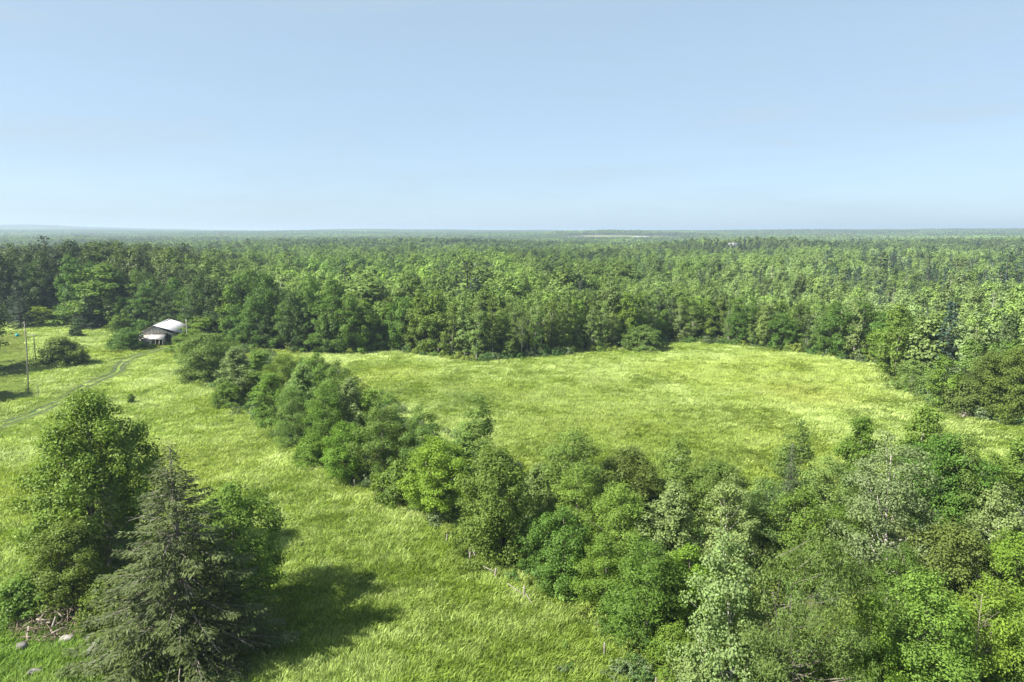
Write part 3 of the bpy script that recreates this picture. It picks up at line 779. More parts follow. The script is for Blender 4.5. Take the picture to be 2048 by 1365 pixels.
# ------------------------------------------------------------------ lawn side, by the barn
for a in [
    ('wood_spruce', 42, 655, 562, 62, (0.03, 0.05, 0.026, 0), 'dark wide spruce standing alone on the lawn at far left', 'spruce_tree', 'tree'),
    ('wood_a', 86, 648, 612, 46, 'yellow', 'small yellow green tree under the dark wood left of the big maple', 'broadleaf_tree', 'tree'),
    ('wood_spruce', 178, 657, 595, 70, (0.035, 0.06, 0.03, 0), 'dark drooping hemlock in front of the big round maple', 'spruce_tree', 'tree'),
    ('wood_c', 215, 648, 532, 138, 'green', 'big round maple left of the barn, before the dark wood', 'broadleaf_tree', 'tree'),
    ('shrub_a', 126, 730, 678, 88, 'olive', 'large round bush standing alone in the hay left of the barn', 'shrub', 'shrub'),
    ('shrub_a', 152, 673, 655, 28, 'dark', 'small dark bush on the lawn edge above the large round bush', 'shrub', 'shrub'),
    ('shrub_b', 255, 697, 657, 78, 'rich', 'dark leafy bush covering the left side of the barn', 'shrub', 'shrub'),
    ('shrub_b', 240, 664, 632, 40, 'green', 'green bush behind the barn bush, under the dark wood', 'shrub', 'shrub'),
    ('aspen_b', 262, 808, 787, 14, 'green', 'tiny sapling standing in the hay of the left meadow', 'sapling', 'sapling'),
    ('wood_a', -62, 742, 600, 140, 'dark', 'dark tree whose branches reach in at the left edge', 'broadleaf_tree', 'tree'),
    ('wood_b', -60, 800, 690, 110, 'dark', 'tree outside the left edge that shades the lawn corner', 'broadleaf_tree', 'tree'),
    ('wood_a', 405, 682, 632, 60, 'green', 'green tree right of the barn, under the dark wood', 'broadleaf_tree', 'tree'),
    ('shrub_b', 388, 690, 662, 40, 'green', 'leafy bush at the right end of the barn', 'shrub', 'shrub'),
    ('shrub_b', 1285, 700, 652, 84, 'grey', 'feathery grey green willow bush at the tip of the far wood', 'shrub', 'shrub'),
    ('shrub_b', 1825, 782, 722, 80, 'pale', 'feathery willow bush at the right end of the far meadow', 'shrub', 'shrub'),
    ('shrub_b', 1872, 800, 738, 76, 'pale', 'second willow bush right of the feathery one at the meadow end', 'shrub', 'shrub'),
    ('shrub_a', 1925, 826, 765, 86, 'brown', 'brownish low bush left of the fallen dead tree', 'shrub', 'shrub'),
    ('olive', 1975, 832, 700, 90, 'brown', 'brown tinged tree behind the fallen dead tree', 'broadleaf_tree', 'tree'),
    ('olive', 2030, 846, 690, 100, 'olive', 'olive tree at the right edge beyond the meadow', 'broadleaf_tree', 'tree'),
    ('dead_b', 1922, 752, 655, 40, 'brown', 'pale bare dead tree rising from the wood at the right', 'dead_tree', 'dead tree'),
    ('dead_b', 2000, 690, 612, 46, 'brown', 'pale bare birch crowns in the wood near the right edge', 'dead_tree', 'dead tree'),
]:
    plant_px(*a[:7], name=a[7], cat=a[8])

# ------------------------------------------------------------------ edge of the far wood: front row, one tree at a time
ORD = ['first', 'second', 'third', 'fourth', 'fifth', 'sixth', 'seventh', 'eighth', 'ninth', 'tenth', 'eleventh', 'twelfth', 'thirteenth', 'fourteenth',
       'fifteenth', 'sixteenth', 'seventeenth', 'eighteenth', 'nineteenth']
TENS = {2: ('twentieth', 'twenty'), 3: ('thirtieth', 'thirty'), 4: ('fortieth', 'forty'), 5: ('fiftieth', 'fifty'), 6: ('sixtieth', 'sixty')}
def ordinal(n):
    if n < 20: return ORD[n - 1]
    a, b = divmod(n, 10)
    return TENS[a][0] if b == 0 else TENS[a][1] + '-' + ORD[b - 1]
LOOK = dict(green='mid green', rich='rich green', dark='dark green', bright='bright green', yellow='yellow green', olive='olive green', grey='grey green',
            pale='pale green', silver='silvery', light='light green', spruce='dark', blue='dark bluish', brown='brownish')

# (x range in the photograph, top line, choice of kinds, phrase)
ZONES = [
    (0, 150, 512, [('wood_c', 'dark'), ('wood_c', 'dark'), ('wood_a', 'rich'), ('wood_c', 'rich')], 'in the dark wood edge above the lawn'),
    (150, 480, 562, [('wood_c', 'dark'), ('wood_a', 'dark'), ('wood_c', 'rich'), ('wood_b', 'green')], 'in the wood edge behind the barn'),
    (480, 700, 592, [('wood_c', 'rich'), ('wood_a', 'rich'), ('wood_c', 'dark'), ('wood_c', 'rich')], 'in the dark grove above the hedgerow'),
    (700, 880, 590, [('wood_b', 'green'), ('wood_a', 'rich'), ('wood_aspen_b', 'grey'), ('wood_b', 'olive')], 'in the left edge of the right meadow'),
    (880, 1330, 592, [('wood_aspen', 'pale'), ('wood_aspen_b', 'olive'), ('wood_aspen', 'olive'), ('wood_b', 'green'), ('wood_aspen_b', 'pale'), ('wood_birch', 'grey')], 'in the bulging aspen edge beyond the right meadow'),
    (1330, 1800, 612, [('wood_b', 'green'), ('wood_aspen', 'pale'), ('wood_a', 'rich'), ('wood_aspen_b', 'silver'), ('wood_b', 'olive'), ('wood_birch', 'grey'), ('wood_a', 'green')], 'in the far edge of the right meadow'),
    (1800, 2048, 708, [('wood_b', 'green'), ('wood_birch', 'olive'), ('wood_a', 'rich'), ('wood_b', 'grey')], 'in the wood edge near the right border'),
]
NAME_OF = {'wood_aspen': 'aspen_tree', 'wood_aspen_b': 'aspen_tree', 'wood_birch': 'birch_tree', 'wood_spruce': 'spruce_tree', 'wood_pine': 'pine_tree'}
def zone_of(px):
    for z in ZONES:
        if z[0] <= px < z[1]: return z
    return ZONES[-1] if px >= 2048 else ZONES[0]
edge_pts = walk(FAR_EDGE, 4.6)
count = {}
FRONT_ROW = []
row = []
for (x, y) in edge_pts:
    x += random.uniform(-0.8, 0.8); y += random.uniform(0.6, 3.4)
    if any(math.hypot(x - a, y - b) < w * 0.33 + 1.2 for a, b, w in TREES): continue
    z = float(terrain(x, y)); px, py = project(x, y, z)
    if not -20 < px < 2080: continue
    if 290 < px < 372 and y < ground_at(330, 690)[1] + 16: continue      # the barn stands here
    row.append((px, x, y, z))
row.sort()
for px, x, y, z in row:
    Z = zone_of(px)
    key, tint = random.choice(Z[3])
    P = np.array([x, y, z])
    ty = Z[2] + random.uniform(-14, 30)
    h = min(max(top_z(P, ty) - z, 8.0), 24.0)
    if random.random() < 0.16: h *= 0.6
    w = SHAPES[key][3] * (0.45 + 0.55 * h / SHAPES[key][2]) * random.uniform(0.85, 1.12)
    n = count[Z[4]] = count.get(Z[4], 0) + 1
    FRONT_ROW.append((x, y, n, Z[4]))
    plant(key, P, h, w, tint, f'{ordinal(n)} tree from the left {Z[4]}', name=NAME_OF.get(key, 'broadleaf_tree'), group='front row of the far wood', jitter=0.16)
FRONT = len(TREES)

# second and third rows: trees whose crowns show over the front row but cannot be told apart by more than place and tone
depth_rows = []
sx = np.arange(-330, 330, 5.4)
for yy in np.arange(60, 330, 5.4):
    for xx in sx:
        depth_rows.append((xx + random.uniform(-2, 2), yy + random.uniform(-2, 2)))
D = np.array(depth_rows)
dl = dist_line(D[:, 0], D[:, 1], FAR_EDGE)
ok = ~in_poly(D[:, 0], D[:, 1], OPEN) & (dl > 4.2) & (dl < 14.5) & (np.abs(D[:, 0]) < 0.78 * D[:, 1] + 6) & (D[:, 1] > FAR_EDGE[-1][1])
D = D[ok]; D = D[np.argsort(np.hypot(D[:, 0], D[:, 1]))]
BARN_P = ground_at(312, 689)
SECOND = {}
for x, y in D:
    if len(TREES) - FRONT >= 118: break
    if any(math.hypot(x - a, y - b) < 3.6 for a, b, w in TREES): continue
    if -12 < x - BARN_P[0] < 10 and -10 < y - BARN_P[1] < 20: continue
    z = float(terrain(x, y)); px, py = project(x, y, z)
    if not -10 < px < 2060: continue
    Z = zone_of(px)
    key, tint = random.choice(Z[3])
    if random.random() < 0.07: key, tint = random.choice([('wood_spruce', 'blue'), ('wood_pine', 'blue')])
    h = SHAPES[key][2] * random.uniform(0.85, 1.12) * (0.95 if px < 480 else 1.0)
    nm = NAME_OF.get(key, 'broadleaf_tree')
    ang = math.atan2(x, y)
    fr = min(FRONT_ROW, key=lambda q: abs(math.atan2(q[0], q[1]) - ang) * 150 + 0.3 * math.hypot(q[0] - x, q[1] - y))
    SECOND[fr] = SECOND.get(fr, 0) + 1
    back = {1: 'tree behind the', 2: 'tree farther behind the', 3: 'tree well behind the'}.get(SECOND[fr])
    if back is None: continue
    plant(key, np.array([x, y, z]), h, SHAPES[key][3] * random.uniform(0.85, 1.12), tint, f'{LOOK[tint]} {back} {ordinal(fr[2])} {fr[3]}'.replace('wood edge at the left end of the right meadow', 'left edge of the right meadow').replace('bulging aspen edge beyond the right meadow', 'bulging aspen edge'),
          name=nm, group='trees behind the front row of the far wood', jitter=0.16)

# ------------------------------------------------------------------ the forest beyond: one mass
def instancer(name, variants, pos, vid, rot, scl, tint):
    """one object that carries thousands of copies of a few shapes"""
    coll = bpy.data.collections.new(name + '_shapes')
    for i, me in enumerate(variants):
        coll.objects.link(bpy.data.objects.new(f'{name}_{i:02d}', me))
    me = bpy.data.meshes.new(name)
    n = len(pos)
    me.vertices.add(n); me.vertices.foreach_set('co', np.asarray(pos, np.float32).ravel())
    for nm, ty, field, arr in (('vid', 'INT', 'value', np.asarray(vid, np.int32)), ('rot', 'FLOAT_VECTOR', 'vector', np.asarray(rot, np.float32)),
                               ('scl', 'FLOAT_VECTOR', 'vector', np.asarray(scl, np.float32)), ('tint', 'FLOAT_COLOR', 'color', np.asarray(tint, np.float32))):
        a = me.attributes.new(nm, ty, 'POINT'); a.data.foreach_set(field, arr.ravel())
    o = obj(name, me)
    ng = bpy.data.node_groups.new(name, 'GeometryNodeTree')
    ng.interface.new_socket('Geometry', in_out='INPUT', socket_type='NodeSocketGeometry')
    ng.interface.new_socket('Geometry', in_out='OUTPUT', socket_type='NodeSocketGeometry')
    gi = ng.nodes.new('NodeGroupInput'); go = ng.nodes.new('NodeGroupOutput')
    ci = ng.nodes.new('GeometryNodeCollectionInfo')
    ci.inputs['Collection'].default_value = coll
    ci.inputs['Separate Children'].default_value = True
    ci.inputs['Reset Children'].default_value = True
    ip = ng.nodes.new('GeometryNodeInstanceOnPoints')
    ip.inputs['Pick Instance'].default_value = True
    def attr(nm, ty):
        a = ng.nodes.new('GeometryNodeInputNamedAttribute'); a.data_type = ty; a.inputs['Name'].default_value = nm
        return a.outputs['Attribute']
    L = ng.links.new
    L(gi.outputs[0], ip.inputs['Points']); L(ci.outputs[0], ip.inputs['Instance'])
    L(attr('vid', 'INT'), ip.inputs['Instance Index'])
    L(attr('rot', 'FLOAT_VECTOR'), ip.inputs['Rotation']); L(attr('scl', 'FLOAT_VECTOR'), ip.inputs['Scale'])
    L(ip.outputs[0], go.inputs[0])
    md = o.modifiers.new('scatter', 'NODES'); md.node_group = ng
    return tag(o, kind='stuff')

def joined(gen, leafm, barkm, name):
    c, w = gen
    g = Geo(); g.merge(c, 0); g.merge(w, 1)
    return g.mesh(name, [leafm, barkm])

def build_forest():
    r = np.random.default_rng(77)
    near = [
        joined(broadleaf(51, 15, 7.5, 2.5, 95, 46, 0.56, 0.85, profile_round, 1.35, lobes=0.34, vary=0.18, rough=0.28, limbs=4), LEAF_I, BARK, 'forest_shape'),
        joined(broadleaf(52, 15, 6.5, 2.5, 90, 46, 0.54, 0.85, profile_oval, 1.2, lobes=0.36, vary=0.18, rough=0.28, limbs=4), LEAF_I, BARK, 'forest_shape'),
        joined(broadleaf(53, 17, 8.5, 3, 110, 46, 0.58, 0.85, profile_dome, 1.45, lobes=0.34, vary=0.18, rough=0.28, limbs=4), LEAF_I, BARK, 'forest_shape'),
        joined(broadleaf(54, 16, 4.8, 2.5, 85, 40, 0.44, 0.85, profile_column, 0.95, lobes=0.42, vary=0.18, rough=0.28, limbs=10), LEAF_I, BIRCH, 'forest_shape'),
        joined(broadleaf(55, 15, 5.2, 4, 75, 24, 0.42, 0.8, profile_oval, 0.95, lobes=0.42, vary=0.18, rough=0.28, limbs=22, stems=2), LEAF_I, BIRCH, 'forest_shape'),
        joined(conifer(56, 16, 3.2, 26, 6, 16, 0.85, 0.4, droop=0.26), LEAF_I, BARK_D, 'forest_shape'),
        joined(pine(57, 20, 8, 0.9, 14, 26), LEAF_I, BARK_D, 'forest_shape'),
    ]
    far = [
        joined(broadleaf(61, 14, 7.5, 3, 60, 15, 1.05, 0.85, profile_round, 1.4, lobes=0.34, vary=0.18, rough=0.28, limbs=0), LEAF_I, BARK, 'forest_shape'),
        joined(broadleaf(62, 15, 6, 3, 56, 15, 0.95, 0.85, profile_oval, 1.15, lobes=0.36, vary=0.18, rough=0.28, limbs=0), LEAF_I, BARK, 'forest_shape'),
        joined(broadleaf(63, 16, 8, 3, 60, 15, 1.05, 0.85, profile_dome, 1.4, lobes=0.34, vary=0.18, rough=0.28, limbs=0), LEAF_I, BIRCH, 'forest_shape'),
        joined(conifer(64, 16, 3.2, 13, 5, 7, 1.5, 0.8, droop=0.26), LEAF_I, BARK_D, 'forest_shape'),
    ]
    patches = []
    for q in range(4):
        g = Geo()
        for k in range(46):
            x, y = r.uniform(-38, 38, 2); w = r.uniform(7, 11); h = r.uniform(10, 18)
            n = 16
            a = r.uniform(0, 6.28, n); t = r.random(n) ** 0.7
            rr = w / 2 * np.sqrt(np.clip(1 - t ** 2, 0, 1))
            P = np.stack([x + rr * np.cos(a), y + rr * np.sin(a), h * (0.35 + 0.65 * t)], 1)
            nr = unit(np.stack([np.cos(a), np.sin(a), 0.4 + t], 1) + r.normal(size=(n, 3)) * 0.4)
            leaves(g, P, nr, 4.6 * r.uniform(0.7, 1.3, n), 3.8, np.clip(r.uniform(0.1, 0.9) * 0.6 + r.normal(0.2, 0.15, n), 0, 1.2), 0, 0.2, r)
        patches.append(g.mesh('forest_shape', [LEAF_I]))
    bt, bw = bare_tree(71, 15, 5, 0.13, 22)
    variants = near + far + patches + [joined((bt, bw), BIRCH, BIRCH, 'forest_shape')]
    PAL = np.array([TINT[k] for k in ('green', 'rich', 'dark', 'green', 'olive', 'grey', 'light', 'pale', 'green', 'olive')]) * np.array([1.12, 1.12, 1.1, 1]) + np.array([0.004, 0.0, 0.008, 0])  # slight blue offset puts some distance haze into the leaf tints
    PX, VI, SCL, TI = [], [], [], []
    def region(r0, r1, step, kind):
        n = int(r1 / step)
        gx, gy = np.meshgrid(np.arange(-n, n + 1) * step, np.arange(0, n + 1) * step)
        gx = (gx + r.uniform(-0.42, 0.42, gx.shape) * step).ravel(); gy = (gy + r.uniform(-0.42, 0.42, gy.shape) * step).ravel()
        rd = np.hypot(gx, gy)
        k = (rd >= r0) & (rd < r1) & (np.abs(gx) < 0.92 * gy + 40) & ~far_field(gx, gy)
        gx, gy = gx[k], gy[k]
        if r0 < 400:
            k = ~in_poly(gx, gy, OPEN) & (gy > 70) & (gx > -400)
            gx, gy = gx[k], gy[k]
            T = np.array([(a, b) for a, b, w in TREES])
            k = np.ones(len(gx), bool)
            for i in range(0, len(gx), 2000):
                d = np.hypot(gx[i:i + 2000, None] - T[None, :, 0], gy[i:i + 2000, None] - T[None, :, 1]).min(1)
                k[i:i + 2000] = d > 4.0
            k &= ~((np.abs(gx - BARN_P[0]) < 11) & (np.abs(gy - BARN_P[1] - 5) < 16))
            gx, gy = gx[k], gy[k]
        # the white house and its drive keep their clearing
        k = ~((np.abs(gx - HOUSE_P[0]) < 16) & (gy > HOUSE_P[1] - 150) & (gy < HOUSE_P[1] + 12))
        k &= ~((np.abs(gy - HOUSE_P[1] + 12) < 7) & (gx > HOUSE_P[0] - 110) & (gx < HOUSE_P[0]))
        gx, gy = gx[k], gy[k]
        n = len(gx)
        stand = vnoise(gx, gy, 60 if kind < 2 else 300, 31); stand2 = vnoise(gx, gy, 110 if kind < 2 else 500, 32)
        con = vnoise(gx, gy, 90 if kind < 2 else 400, 33)
        u = r.random(n)
        pick = np.clip(((stand * 0.75 + r.random(n) * 0.5 - 0.1) * 10), 0, 9.99).astype(int)
        tint = 0.55 * PAL[pick] + 0.45 * PAL[np.clip(stand * 10, 0, 9.99).astype(int)]
        if kind == 0:
            v = np.choose((stand2 * 3.6 + 1.6 * gx / (gy + 50) + r.normal(size=n) * 0.8 + 0.3).astype(int).clip(0, 4), [2, 0, 1, 3, 4])
            isc = u < 0.05 + 0.3 * sstep(0.55, 0.85, con)
            v = np.where(isc, np.where(r.random(n) < 0.55, 5, 6), v)
            tint[isc] = (0.032, 0.058, 0.028, 0)
            bare = r.random(n) < 0.012 + 0.06 * sstep(0.3, 0.7, gx / (gy + 1))
            v = np.where(bare, 15, v)
        elif kind == 1:
            v = 7 + r.integers(0, 3, n)
            isc = u < 0.06 + 0.35 * sstep(0.5, 0.85, con)
            v = np.where(isc, 10, v); tint[isc] = (0.032, 0.058, 0.028, 0)
        else:
            v = 11 + r.integers(0, 4, n)
            tint = 0.5 * tint + 0.5 * np.array([0.055, 0.1, 0.022, 0.08])
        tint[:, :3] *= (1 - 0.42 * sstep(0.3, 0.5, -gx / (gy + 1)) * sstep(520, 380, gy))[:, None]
        tint[:, :3] *= (1 + np.array([0.2, 0.13, 0.7]) * sstep(-0.05, 0.55, gx / (gy + 1))[:, None])
        tint[:, :3] *= (0.78 + 0.44 * vnoise(gx, gy, 260 if kind < 2 else 900, 37))[:, None]
        tint[:, :3] *= r.uniform(0.72, 1.25, (n, 1)) * (0.72 + 0.55 * vnoise(gx, gy, 120 if kind < 2 else 420, 36))[:, None]; tint[:, 3] *= 0.6
        tall = 0.62 + 0.42 * vnoise(gx, gy, 85, 34) + 0.28 * vnoise(gx, gy, 22, 35)
        if kind == 0: tall = tall * np.where(gx < -0.42 * gy, np.where(gy < 420, 1.08, 1.0), 1.0)
        s = (r.uniform(0.75, 1.15, n) ** 1.3 * tall + 0.08) if kind < 2 else np.full(n, 1.0)
        wd = r.uniform(0.75, 1.4, n) * (s if kind < 2 else step / 72.0 + 0 * s)
        wd = wd * (1 - 0.2 * sstep(-0.1, 0.4, gx / (gy + 1)))
        if kind < 2:                               # a few old trees stand above the rest
            em = (r.random(n) < 0.05) & ~((gx < -0.28 * gy) & (gy < 460))
            s = np.where(em, np.minimum(s * 1.3 + 0.1, 1.28), s); wd = np.where(em, wd * 1.45, wd)
            tint[em, :3] *= 0.8
            small = r.random(n) < 0.12
            s = np.where(small, s * 0.72, s); wd = np.where(small, wd * 0.8, wd)
        PX.append(np.stack([gx, gy, terrain(gx, gy) - 0.15], 1)); VI.append(v)
        SCL.append(np.stack([wd, wd, s], 1)); TI.append(tint)
    region(60, 800, 5.3, 0)
    region(800, 2200, 6.4, 1)
    region(2200, 13000, 74, 2)
    pos = np.concatenate(PX); n = len(pos)
    rot = np.zeros((n, 3)); rot[:, 2] = r.uniform(0, 6.28, n)
    print('forest copies', [len(p) for p in PX])
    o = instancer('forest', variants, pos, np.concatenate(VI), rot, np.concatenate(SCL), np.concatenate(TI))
    tag(o, 'endless green mixed forest stretching from the meadows to the horizon', 'forest')

HOUSE_P = np.array([ (1461 - CX) / F * 925, 925.0, 0.0]); HOUSE_P[2] = float(terrain(HOUSE_P[0], HOUSE_P[1]))
build_forest()

# ------------------------------------------------------------------ grass and undergrowth
def grass_clump(seed, n, rad, h, w, lean):
    r = np.random.default_rng(seed); g = Geo()
    a = r.uniform(0, 6.28, n); q = rad * np.sqrt(r.random(n))
    B = np.stack([q * np.cos(a), q * np.sin(a), np.zeros(n)], 1)
    hh = h * r.uniform(0.6, 1.2, n)
    d = unit(np.stack([np.full(n, lean), r.normal(size=n) * 0.35, np.zeros(n)], 1) + r.normal(size=(n, 3)) * 0.5 * np.array([1, 1, 0]))
    bend = (0.25 + 0.5 * r.random(n))[:, None]
    s = unit(np.stack([-d[:, 1] + r.normal(size=n) * 0.6, d[:, 0] + r.normal(size=n) * 0.6, np.zeros(n)], 1)) * (w * r.uniform(0.7, 1.4, n))[:, None]
    mid = B + d * hh[:, None] * bend * 0.25 + np.array([0, 0, 1]) * (hh * 0.55)[:, None]
    tip = B + d * hh[:, None] * bend * 1.05 + np.array([0, 0, 1]) * (hh * (1.0 - 0.25 * bend[:, 0]))[:, None]
    V = np.stack([B - s * 0.5, B + s * 0.5, mid + s * 0.55, mid - s * 0.55, tip], 1).reshape(-1, 3)
    i = np.arange(n)[:, None] * 5
    t = r.uniform(0, 1, n)
    g.add(V, np.concatenate([i + np.array([[0, 1, 2, 3]]), i + np.array([[3, 2, 4, 4]])]), 0, np.concatenate([t, t]))
    return g.mesh('grass_shape', [GRASS])

def build_grass():
    r = np.random.default_rng(99)
    variants = [grass_clump(200 + i, 46, 0.62, 0.62, 0.045, 1.0) for i in range(6)]
    # cells that widen with distance
    PX = []
    r0 = 16.0
    while r0 < 300:
        st = 0.36 + 0.0042 * r0
        na = int(r0 * R(116) / st)
        a = R(32) + (np.arange(na) + r.uniform(-0.5, 0.5, na)) / na * R(116)
        q = r0 + r.uniform(-0.6, 0.6, na) * st
        PX.append(np.stack([q * np.cos(a), q * np.sin(a), np.full(na, st)], 1))
        r0 += st
    P = np.concatenate(PX)
    x, y, st = P.T
    k = in_poly(x, y, OPEN)
    x, y, st = x[k], y[k], st[k]
    px, py = project(x, y, terrain(x, y))
    k = (px > -520) & (px < 2400)
    dE = dist_line(x, y, FAR_EDGE)
    th = in_poly(x, y, THICKET) & (dist_line(x, y, HEDGE) > 2.5) & (dist_line(x, y, HEDGE_BACK) > 3)
    k &= (dE > 1.2) & ~th
    pts = np.array(walk(TRACK, 1.0)); pts = pts + np.stack([vnoise(pts[:, 0], pts[:, 1], 9, 21) - 0.5, vnoise(pts[:, 0], pts[:, 1], 9, 22) - 0.5], 1) * 2.2
    dT = dist_line(x, y, [tuple(p) for p in pts[::3]])
    rut = np.abs(dT - 1.0) < 0.9
    k &= ~(rut & (r.random(len(x)) < 0.8 + 0.3 * vnoise(x, y, 7, 52)))
    x, y, st, dT = x[k], y[k], st[k], dT[k]
    n = len(x)
    big = vnoise(x, y, 38, 41); mid = vnoise(x, y, 11, 42); small = vnoise(x * 0.7, y * 1.5, 3.2, 43)
    pale = np.clip(0.3 * big + 0.4 * mid + 0.85 * small - 0.33 - 0.13 * sstep(120, 60, y) + r.normal(size=n) * 0.1, 0, 1)  # paler streaks put the sunlit look of bent grass into the tint
    c0 = np.array([0.158, 0.222, 0.032]); c1 = np.array([0.352, 0.42, 0.152]); c2 = np.array([0.222, 0.268, 0.04])
    t = pale[:, None] ** 1.1
    c = c0 * (1 - t) + c1 * t
    yel = sstep(0.55, 0.8, vnoise(x, y, 26, 44))[:, None] * 0.5
    c = c * (1 - yel) + c2 * yel
    # sedge patch and reddish dock patches in the right meadow
    for (ax, ay, w, colr, amt) in ((930, 800, 9, (0.09, 0.15, 0.035), 0.6), (1600, 790, 9, (0.2, 0.21, 0.035), 0.5), (1190, 775, 14, (0.17, 0.22, 0.035), 0.35), (850, 790, 8, (0.09, 0.15, 0.035), 0.5), (1150, 860, 22, (0.16, 0.21, 0.03), 0.6), (1330, 880, 18, (0.16, 0.21, 0.03), 0.5)):
        q = ground_at(ax, ay)
        f = np.exp(-(((x - q[0]) / w) ** 2 + ((y - q[1]) / (w * 1.3)) ** 2) * 1.2) * (0.5 + mid)
        f = np.clip(f * amt, 0, 1)[:, None]
        c = c * (1 - f) + np.array(colr) * f
    # lush weeds near the brush pile
    q = ground_at(70, 1270)
    f = (np.clip(1.25 - np.hypot(x - q[0], y - q[1]) / 16, 0, 1))[:, None]
    c = c * (1 - f) + np.array([0.12, 0.2, 0.025]) * f
    wob = r.uniform(0.85, 1.15, (n, 1))
    c *= np.where(dT < 0.9, 1.05, np.where(dT < 2.6, 0.75, 1.0))[:, None]  # rut shading put into the grass tint: paler crown, darker sides
    lw = in_poly(x, y, LAWN)
    c[lw] = np.array([0.145, 0.2, 0.034]) * (0.75 + 0.5 * mid[lw])[:, None] * (1 - 0.35 * sstep(0.5, 0.8, vnoise(x[lw], y[lw], 14, 47)))[:, None] + np.array([0.03, 0.01, 0.005]) * big[lw][:, None]
    tint = np.concatenate([c * wob, np.full((n, 1), 0.0)], 1)
    sc = st / 0.62 * r.uniform(0.85, 1.2, n)
    hz = np.clip(r.uniform(0.8, 1.2, n) * (0.8 + 0.4 * small), 0.4, 1.5) * np.where(np.abs(dT) < 4.0, 0.4, 1.0) * np.where(lw, 0.22, 1.0)
    pos = np.stack([x, y, terrain(x, y) - 0.02], 1)
    rot = np.zeros((n, 3)); rot[:, 2] = (vnoise(x, y, 9, 45) - 0.5) * 4.5 + r.normal(size=n) * 1.0
    print('grass copies', n)
    o = instancer('meadow_grass', variants, pos, r.integers(0, 6, n), rot, np.stack([sc, sc, hz], 1), tint)
    tag(o, 'tall pale green hay grass covering both meadows', 'grass')

def build_undergrowth():
    r = np.random.default_rng(101)
    def low(seed, H, W, ncl, per, ls, asp):
        c, w = broadleaf(seed, H, W, 0.02, ncl, per, ls, asp, profile_dome, 0.32, lobes=0.35, trunk_r=0.03, limbs=3)
        return joined((c, w), LEAF_I, BARK_D, 'undergrowth_shape')
    variants = [low(301, 1.1, 1.8, 26, 26, 0.17, 0.6), low(302, 1.5, 1.9, 30, 26, 0.18, 0.5), low(303, 0.8, 1.6, 22, 26, 0.15, 0.7), low(304, 2.4, 2.4, 40, 28, 0.2, 0.6)]
    X, Y, S = [], [], []
    def along(line, step, spread, s0, s1, off=0.0):
        for (x, y) in walk(line, step):
            X.append(x + r.normal() * spread + off); Y.append(y + r.normal() * spread); S.append(r.uniform(s0, s1))
    for _ in range(3): along(HEDGE, 1.1, 1.2, 0.5, 1.0, 1.6)
    for _ in range(3): along(FAR_EDGE[9:], 1.5, 1.1, 0.8, 1.6)
    along(FAR_EDGE[:10], 2.2, 0.9, 0.6, 1.2)
    for _ in range(2): along(HEDGE_BACK, 1.3, 1.8, 0.7, 1.3)
    # thicket floor
    n = 3200
    bx = r.uniform(-70, 110, n); by = r.uniform(38, 200, n)
    k = in_poly(bx, by, THICKET)
    X += list(bx[k]); Y += list(by[k]); S += list(r.uniform(0.8, 1.6, k.sum()))
    # weeds at the left clump
    for (px, py, m, sd) in ((110, 1240, 60, 4.0), (330, 1330, 50, 4.5), (60, 1200, 40, 3.0), (1330, 1345, 120, 4.0)):
        q = ground_at(px, py)
        X += list(q[0] + r.normal(size=m) * sd); Y += list(q[1] + r.normal(size=m) * sd * 0.7); S += list(r.uniform(0.3, 0.7, m))
    x = np.array(X); y = np.array(Y); s = np.array(S); n = len(x)
    keep = ~((np.abs(x - BARN_P[0]) < 7) & (np.abs(y - BARN_P[1]) < 6))
    for (ux, uy, rad) in CLEAR: keep &= np.hypot(x - ux, y - uy) > rad
    x, y, s = x[keep], y[keep], s[keep]; n = len(x)
    PAL = np.array([(0.1, 0.18, 0.025, 0.05), (0.15, 0.2, 0.03, 0.05), (0.06, 0.13, 0.02, 0.05), (0.075, 0.12, 0.035, 0.15), (0.05, 0.1, 0.02, 0.05)])
    pick = np.clip((vnoise(x, y, 6, 51) * 5 + r.normal(size=n) * 0.7).astype(int), 0, 4)
    tint = PAL[pick] * np.concatenate([r.uniform(0.8, 1.2, (n, 1))] * 3 + [np.ones((n, 1))], 1)
    rot = np.zeros((n, 3)); rot[:, 2] = r.uniform(0, 6.28, n)
    print('undergrowth copies', n)
    o = instancer('undergrowth', variants, np.stack([x, y, terrain(x, y) - 0.05], 1), r.integers(0, 4, n), rot, np.stack([s, s, s * r.uniform(0.8, 1.3, n)], 1), tint)
    tag(o, 'low leafy brush and brambles along the meadow edges and under the hedgerow', 'undergrowth')

CLEAR = []
for (px, py) in ((118, 1252), (45, 1297), (135, 1278), (185, 1275), (190, 1300), (215, 1303), (72, 1345)):
    q = ground_at(px, py); CLEAR.append((q[0], q[1], 3.4 if (px, py) == (118, 1252) else 1.5))
build_grass()

# ------------------------------------------------------------------ barn
METAL = plain_mat('white_roof_metal', (0.43, 0.43, 0.46), 0.5, (0.33, 0.33, 0.35), 0.8, (1, 1, 1), spec=0.4, lo=0.45, hi=0.75)
METAL_R = plain_mat('rusty_roof_metal', (0.6, 0.57, 0.55), 0.6, (0.36, 0.24, 0.18), 0.9, (1, 1, 1), lo=0.5, hi=0.7)
BOARD = plain_mat('weathered_board', (0.56, 0.53, 0.5), 0.85, (0.36, 0.33, 0.3), 2.5, (6, 6, 0.5), bump=0.3)
BOARD_P = plain_mat('pale_board', (0.62, 0.57, 0.53), 0.85, (0.42, 0.33, 0.28), 2.5, (5, 5, 0.6), bump=0.3)
REDTRIM = plain_mat('faded_red_board', (0.35, 0.09, 0.06), 0.8, (0.26, 0.12, 0.09), 4)

